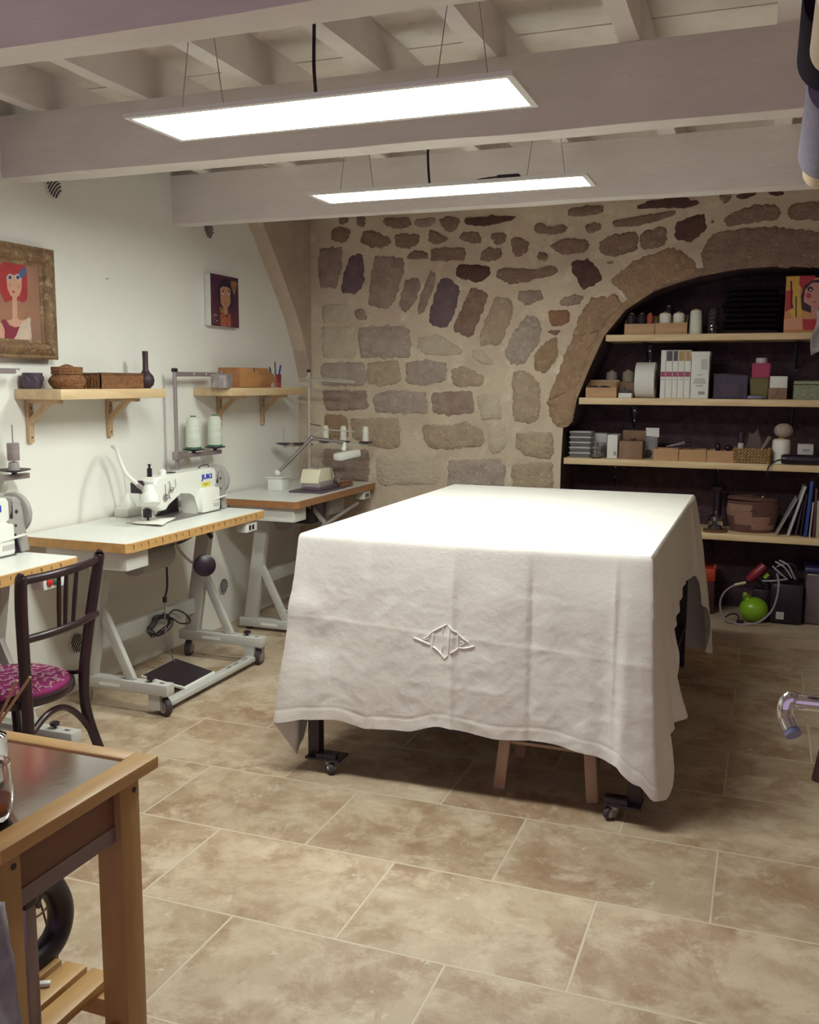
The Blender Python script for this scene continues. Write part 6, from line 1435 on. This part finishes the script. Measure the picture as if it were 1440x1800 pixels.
# books and folders leaning
def book(label, pxb, pxt, pt, pb_, th, mt, dep=0.22, dy=0.0, pages=True):
    y = y1+0.03+dy; xb_ = SX(pxb,y); h = hh(pt,pb_,(pxb+pxt)/2,y); lean = at(pxt,pt,1,y).x-at(pxb,pb_,1,y).x
    t = thing('book', label, 'book', (xb_,y,Z4), 'books leaning on the lowest shelf')
    ang = math.atan2(lean,h); L_ = math.hypot(lean,h)
    Mx = Matrix.Translation((xb_,0,Z4+(math.sin(abs(ang))*th*0.5)))@Matrix.Rotation(ang,4,'Y')
    b = MB(); b.box(-th/2,th/2,y,y+0.005,0.0005,L_,0.001,Mx); b.box(-th/2,-th/2+0.002,y,y+dep,0.0005,L_,0.0,Mx); b.box(th/2-0.002,th/2,y,y+dep,0.0005,L_,0.0,Mx); b.build('cover', mt, t)
    b = MB(); b.box(-th/2+0.002,th/2-0.002,y+0.004,y+dep-0.006,0.004,L_-0.006,0.0,Mx); b.build('pages', mPaperD, t)
mBk = lambda n, c: M(n, c, 0.5)
book('thin grey folder leaning farthest left beside the round basket',1365,1402,877,942,0.010,mBk('bk_grey',(0.36,0.31,0.33)))
book('pale slim binder leaning steeply in front of the dark books',1386,1417,856,944,0.016,mBk('bk_pale',(0.50,0.46,0.46)))
book('dark purple book leaning between the pale binder and blue book',1399,1414,880,944,0.012,mBk('bk_plum',(0.06,0.035,0.055)),dy=0.03)
book('black book standing just left of the blue book',1408,1419.5,870,945,0.010,mBk('bk_black',(0.03,0.018,0.028)),dy=0.02)
book('tall bright blue book on the lowest shelf',1416.5,1429,848,946,0.020,mBk('bk_blue',(0.02,0.05,0.28)))
book('thin white book standing right of the blue book',1424,1431,884,946,0.010,mBk('bk_white',(0.45,0.40,0.40)))
book('dark maroon book near the right picture edge',1431.5,1437,860,946,0.016,mBk('bk_maroon',(0.10,0.03,0.035)))
book('cream book cut off by the right picture edge on the lowest shelf',1438,1441,882,947,0.020,mBk('bk_cream',(0.42,0.36,0.27)))
ROW = 1070
# --- niche floor
ZF = 0.0565
yq = YB+0.10; xb_ = SX(1325,yq); rB = (SX(1350.5,yq)-SX(1300,yq))/2
t = thing('green_ball', 'shiny lime-green ball on the stone step of the niche', 'ball', (xb_,yq-0.03,ZF))
mLime = M('lime_rubber',(0.22,0.42,0.02),0.3)
b = MB(); b.sphere((xb_,yq-0.03,ZF+rB*0.93),rB,(1.03,1,0.93),28); b.build('body', mLime, t)
b = MB(); b.tube([(xb_-rB*0.45,yq-0.03,ZF+rB*1.70),(xb_-rB*0.62,yq-0.03,ZF+rB*1.95),(xb_-rB*0.60,yq-0.03,ZF+rB*2.15)],[rB*0.35,rB*0.20,rB*0.14],n=12); b.build('neck', mLime, t)
x0, x1 = SX(1334,YB+0.25), SX(1411,YB+0.08)
t = thing('black_bag', 'black boxy bag with a small white tag on the niche step', 'bag', ((x0+x1)/2,YB+0.2,ZF))
b = MB(); b.box(x0+0.06,x1,YB+0.06,YB+0.34,ZF,ZF+0.27,0.025); b.build('body', mBlack, t)
b = MB(); q = at(1371,1082,1,YB+0.06); b.box(q.x-0.024,q.x+0.024,YB+0.057,YB+0.0605,q.z-0.024,q.z+0.024); tg = b.build('white_tag', mPaperD, t)
b = MB(); b.tube([(q.x-0.008,YB+0.056,q.z+0.002),(q.x,YB+0.056,q.z-0.008),(q.x+0.010,YB+0.056,q.z+0.008)],0.0015,n=5); b.build('tag_mark', mGP, tg)
b = MB(); b.tube([(x0+0.09,YB+0.2,ZF+0.265),(x0+0.10,YB+0.2,ZF+0.35),(x0+0.2,YB+0.2,ZF+0.37),(x1-0.04,YB+0.2,ZF+0.265)],0.012,n=8); b.build('handle', mBlack, t)
# grey cable coil
t = thing('grey_cable', 'grey cable looping round the green ball and up over the black bag', 'cable', (xb_,YB-0.02,ZF))
mGCable = M('grey_cable_mat',(0.33,0.27,0.31),0.45)
CP = [(1312,1025),(1293,1028),(1273,1042),(1266,1062),(1272,1085),(1290,1097),(1312,1099),(1335,1093),(1356,1075),(1366,1050),(1369,1025),(1366,1008)]
P_ = [at(x,y,1,YB-0.05+0.0*i) for i,(x,y) in enumerate(CP)]
for p in P_: p.z = max(p.z, ZF+0.007)
b = MB(); b.tube(P_,0.0062,n=8); b.build('loop', mGCable, t)
for i,(a_,c_,d_) in enumerate((((1358,995),(1372,1008),(1384,1018)),((1363,987),(1380,998),(1392,1016)),((1370,985),(1386,994),(1398,1018)),((1340,1021),(1360,1021),(1385,1018)))):
    b = MB(); b.tube([at(*a_,1,YB+0.045),at(*c_,1,YB+0.035),at(*d_,1,YB+0.05)],0.0055,n=8); b.build('strand', mGCable, t)
b = MB(); b.tube([at(1292,1028,1,YB-0.05),at(1311,1024,1,YB-0.05)],0.009,n=10,spline=False); b.build('plug', M('cream_plug',(0.62,0.55,0.38),0.5), t)
# red tool on top of the bag, at its left
t = thing('red_drill', 'red and black hand drill leaning above the green ball', 'drill', (SX(1330,YB+0.2),YB+0.2,ZF))
mDR = M('drill_red',(0.22,0.015,0.03),0.4)
c0, c1 = at(1345,994,1,YB+0.2), at(1316,1020,1,YB+0.2)
b = MB(); b.tube([c0,(c0+c1)/2,c1],[0.028,0.035,0.026],n=14); b.build('motor_body', mDR, t)
b = MB(); b.tube([c1,c1+Vector((-0.025,0,-0.02))],[0.02,0.012],n=12,spline=False); b.build('chuck', mBlack, t)
b = MB(); b.tube([(c0+c1)/2,at(1348,1030,1,YB+0.2),Vector((SX(1345,YB+0.2),YB+0.2,ZF+0.2))],0.024,n=12); b.box(SX(1322,YB+0.2),SX(1352,YB+0.2),YB+0.16,YB+0.24,ZF,ZF+0.2,0.01); b.build('handle', mBlack, t)
b = MB(); q = at(1347,1013,1,YB+0.155); b.bar(q+Vector((-0.012,0,-0.012)),q+Vector((0.014,0,0.016)),0.02,0.012,(0,1,0)); b.build('trigger', mLime, t)
t = thing('orange_case', 'orange-red plastic case half hidden by the hanging cloth in the niche', 'case', (SX(1245,YB+0.2),YB+0.2,ZF))
x0, x1 = SX(1205,YB+0.2), SX(1255,YB+0.2); mOr = M('orange_red',(0.40,0.04,0.015),0.4)
b = MB(); b.box(x0,x1,YB+0.18,YB+0.38,ZF,ZF+0.22,0.01); b.build('lower_shell', M('dark_shell',(0.06,0.015,0.02),0.4), t)
b = MB(); b.box(x0,x1,YB+0.175,YB+0.385,ZF+0.22,ZF+0.31,0.01); b.build('upper_shell', mOr, t); b = MB(); b.box(x1-0.012,x1+0.004,YB+0.2,YB+0.24,ZF+0.28,ZF+0.335,0.004); b.build('latch', mOr, t)
x0 = SX(1411,YB+0.10)
t = thing('storage_bin', 'cloudy clear storage bin with a blue lid at the right end of the niche step', 'bin', (x0+0.16,YB+0.26,ZF))
b = MB(); b.box(x0+0.01,x0+0.32,YB+0.12,YB+0.42,ZF,ZF+0.34,0.02); b.build('tub', M('cloudy_plastic',(0.27,0.21,0.22),0.3,trans=0.4,c2=(0.17,0.11,0.12),sc=6), t)
b = MB(); b.box(x0,x0+0.33,YB+0.11,YB+0.43,ZF+0.34,ZF+0.375,0.01); b.build('lid', M('navy_lid',(0.03,0.025,0.09),0.4), t)
t = thing('small_clip', 'small dark clamp lying on the step before the green ball', 'clamp', (SX(1303,YB-0.01),YB-0.01,ZF)); xx = SX(1303,YB-0.01)
b = MB(); b.box(xx-0.025,xx+0.02,YB-0.02,YB+0.005,ZF,ZF+0.022,0.005); b.build('body', mBlack, t); b = MB(); b.tube([(xx-0.01,YB+0.0,ZF+0.02),(xx-0.02,YB+0.01,ZF+0.05),(xx-0.06,YB+0.02,ZF+0.05),(xx-0.10,YB+0.03,ZF+0.02)],0.005,n=6); b.build('jaw', mBlack, t)
ROW = 585
# pale cloth hanging over the top shelf edge at the right
q = at(1436,585,1,YB-0.02); b = MB(); G = []
for i in range(15):
    row = []
    for j in range(9):
        u, v = i/14, j/8
        row.append(b.bm.verts.new((SX(1433-7*u+3*math.sin(u*7),YB)+0.16*v, YB-0.012-0.02*math.sin(u*4+v*6)-0.01, at(1436,545+80*u*(1-0.3*v),1,YB).z)))
    G.append(row)
for i in range(14):
    for j in range(8): b.bm.faces.new((G[i][j],G[i+1][j],G[i+1][j+1],G[i][j+1]))
o = tag(b.build('hanging_cloth', M('grey_white_cloth',(0.50,0.45,0.45),0.9,c2=(0.30,0.26,0.28),sc=12), loc=(q.x,YB-0.02,Z1)), 'pale cloth hanging over the right end of the top niche shelf', 'cloth')
md = o.modifiers.new('thick','SOLIDIFY'); md.thickness = 0.004

# ------------------------------------------------------------ overhead fabric rolls at the right
t = thing('roll_rack', 'black steel rack arm carrying the fabric rolls at the upper right', 'rack', (1.88,1.7,2.0))
for y, z in ((1.45,2.036),(1.77,2.096),(2.2,2.058)):
    b = MB(); b.bar((1.9,y,z),(0.09,y,z),0.03,0.03); b.bar((1.885,y,1.8),(1.2,y,z-0.01),0.02,0.02); b.build('rack_arm', mBlackM, t)
def roll(label, cx_, cz, r, ya, yb_, rc, ext, mt, cmt):
    t = thing('fabric_roll', label, 'fabric roll', (cx_,(ya+yb_)/2,cz-r), 'rolls on the overhead rack')
    b = MB(); b.lathe([(rc,0),(r*0.96,0),(r,0.008),(r,yb_-ya-0.008),(r*0.96,yb_-ya),(rc,yb_-ya)],(cx_,ya,cz),32,'y'); b.build('fabric', mt, t)
    b = MB(); b.lathe([(rc*0.86,0.002),(rc,0.002),(rc,yb_-ya+ext),(rc*0.86,yb_-ya+ext)],(cx_,ya,cz),28,'y'); b.build('core', cmt, t)
mDenim = M('slate_fabric',(0.20,0.18,0.26),0.9,c2=(0.25,0.22,0.30),sc=40)
mTube = M('card_tube',(0.60,0.46,0.32),0.8)
roll('slate-blue fabric roll with its beige core showing, at the upper right edge', 0.093, 2.132, 0.058, 1.93, 2.50, 0.042, 0.19, mDenim, mTube)
roll('black fabric roll between the beige tube and the slate-blue roll, upper right', 0.076, 2.172, 0.060, 1.62, 1.92, 0.030, 0.0, M('black_fabric',(0.012,0.005,0.014),0.9,spec=0.05), mTube)
t = thing('cardboard_tube', 'beige cardboard tube with a dark end cut by the upper right corner', 'tube', (0.073,1.48,2.05))
b = MB(); b.lathe([(0.037,0),(0.041,0),(0.041,0.25),(0.037,0.25)],(0.0715,1.36,2.094),28,'y'); b.build('tube', mTube, t)
b = MB(); b.lathe([(0.030,0),(0.0435,0),(0.0435,0.03),(0.030,0.03)],(0.0715,1.335,2.094),28,'y'); b.build('end_ring', mBlack, t)

# chrome rail and chair leg cut by the right picture edge
t = thing('stacking_chair', 'chair with a bent chrome arm tube cut by the right picture edge', 'chair', (0.45,2.0,0))
RY = 2.0
pts = [at(x,y,1,RY) for x, y in ((1392,1279),(1383,1262),(1382,1243),(1390,1230),(1406,1235),(1440,1237))]
tip = pts[0]
b = MB(); b.tube([tip+Vector((0.0,-0.02,-0.0)),pts[1],pts[2],pts[3]+Vector((0,0.004,0)),pts[4]+Vector((0,0.006,0)),pts[5],pts[5]+Vector((0.30,0.0,0.0)),pts[5]+Vector((0.36,0.0,-0.06)),Vector((pts[5].x+0.37,RY,0.5)),Vector((pts[5].x+0.38,RY,0.0))],0.0165,n=16); b.build('arm_tube', mChrome, t)
b = MB(); d = (tip+Vector((0,-0.02,0))-pts[1]).normalized(); b.cyl(tip+Vector((0,-0.02,0)),tip+Vector((0,-0.02,0))+d*0.010,0.016,n=18); b.build('end_plug', M('blue_plug',(0.20,0.24,0.38),0.4), t)
b = MB(); b.tube([(pts[5].x+0.37,RY,0.5),(pts[5].x+0.37,RY+0.45,0.5),(pts[5].x+0.38,RY+0.45,0.0)],0.0165,n=14); b.build('arm_tube', mChrome, t)
b = MB(); b.box(pts[5].x+0.36,pts[5].x+0.80,RY,RY+0.45,0.45,0.49,0.01); b.build('seat', mBlack, t)
LQ = at(1432,1374,2,0.0)
t = thing('wooden_stool', 'dark wooden stool leg cut by the right picture edge', 'stool', (LQ.x+0.22,LQ.y+0.1,0))
mDarkW = wood('dark_stool',(0.09,0.04,0.035),(0.06,0.025,0.025),'z')
for sx in (0,1):
    for sy in (0,1):
        x = LQ.x+0.012+sx*0.40+sy*0.06*(1-sx); y = LQ.y+0.02+sy*0.30; b = MB(); b.tube([(x,y,0),(x+(0.08 if sx == 0 else -0.08),y+(0.04 if sy == 0 else -0.04),0.44)],[0.024,0.028],n=14,spline=False); b.build('leg', mDarkW, t)
b = MB(); b.box(LQ.x+0.06,LQ.x+0.36,LQ.y+0.03,LQ.y+0.31,0.44,0.47,0.01); b.build('seat', mDarkW, t)
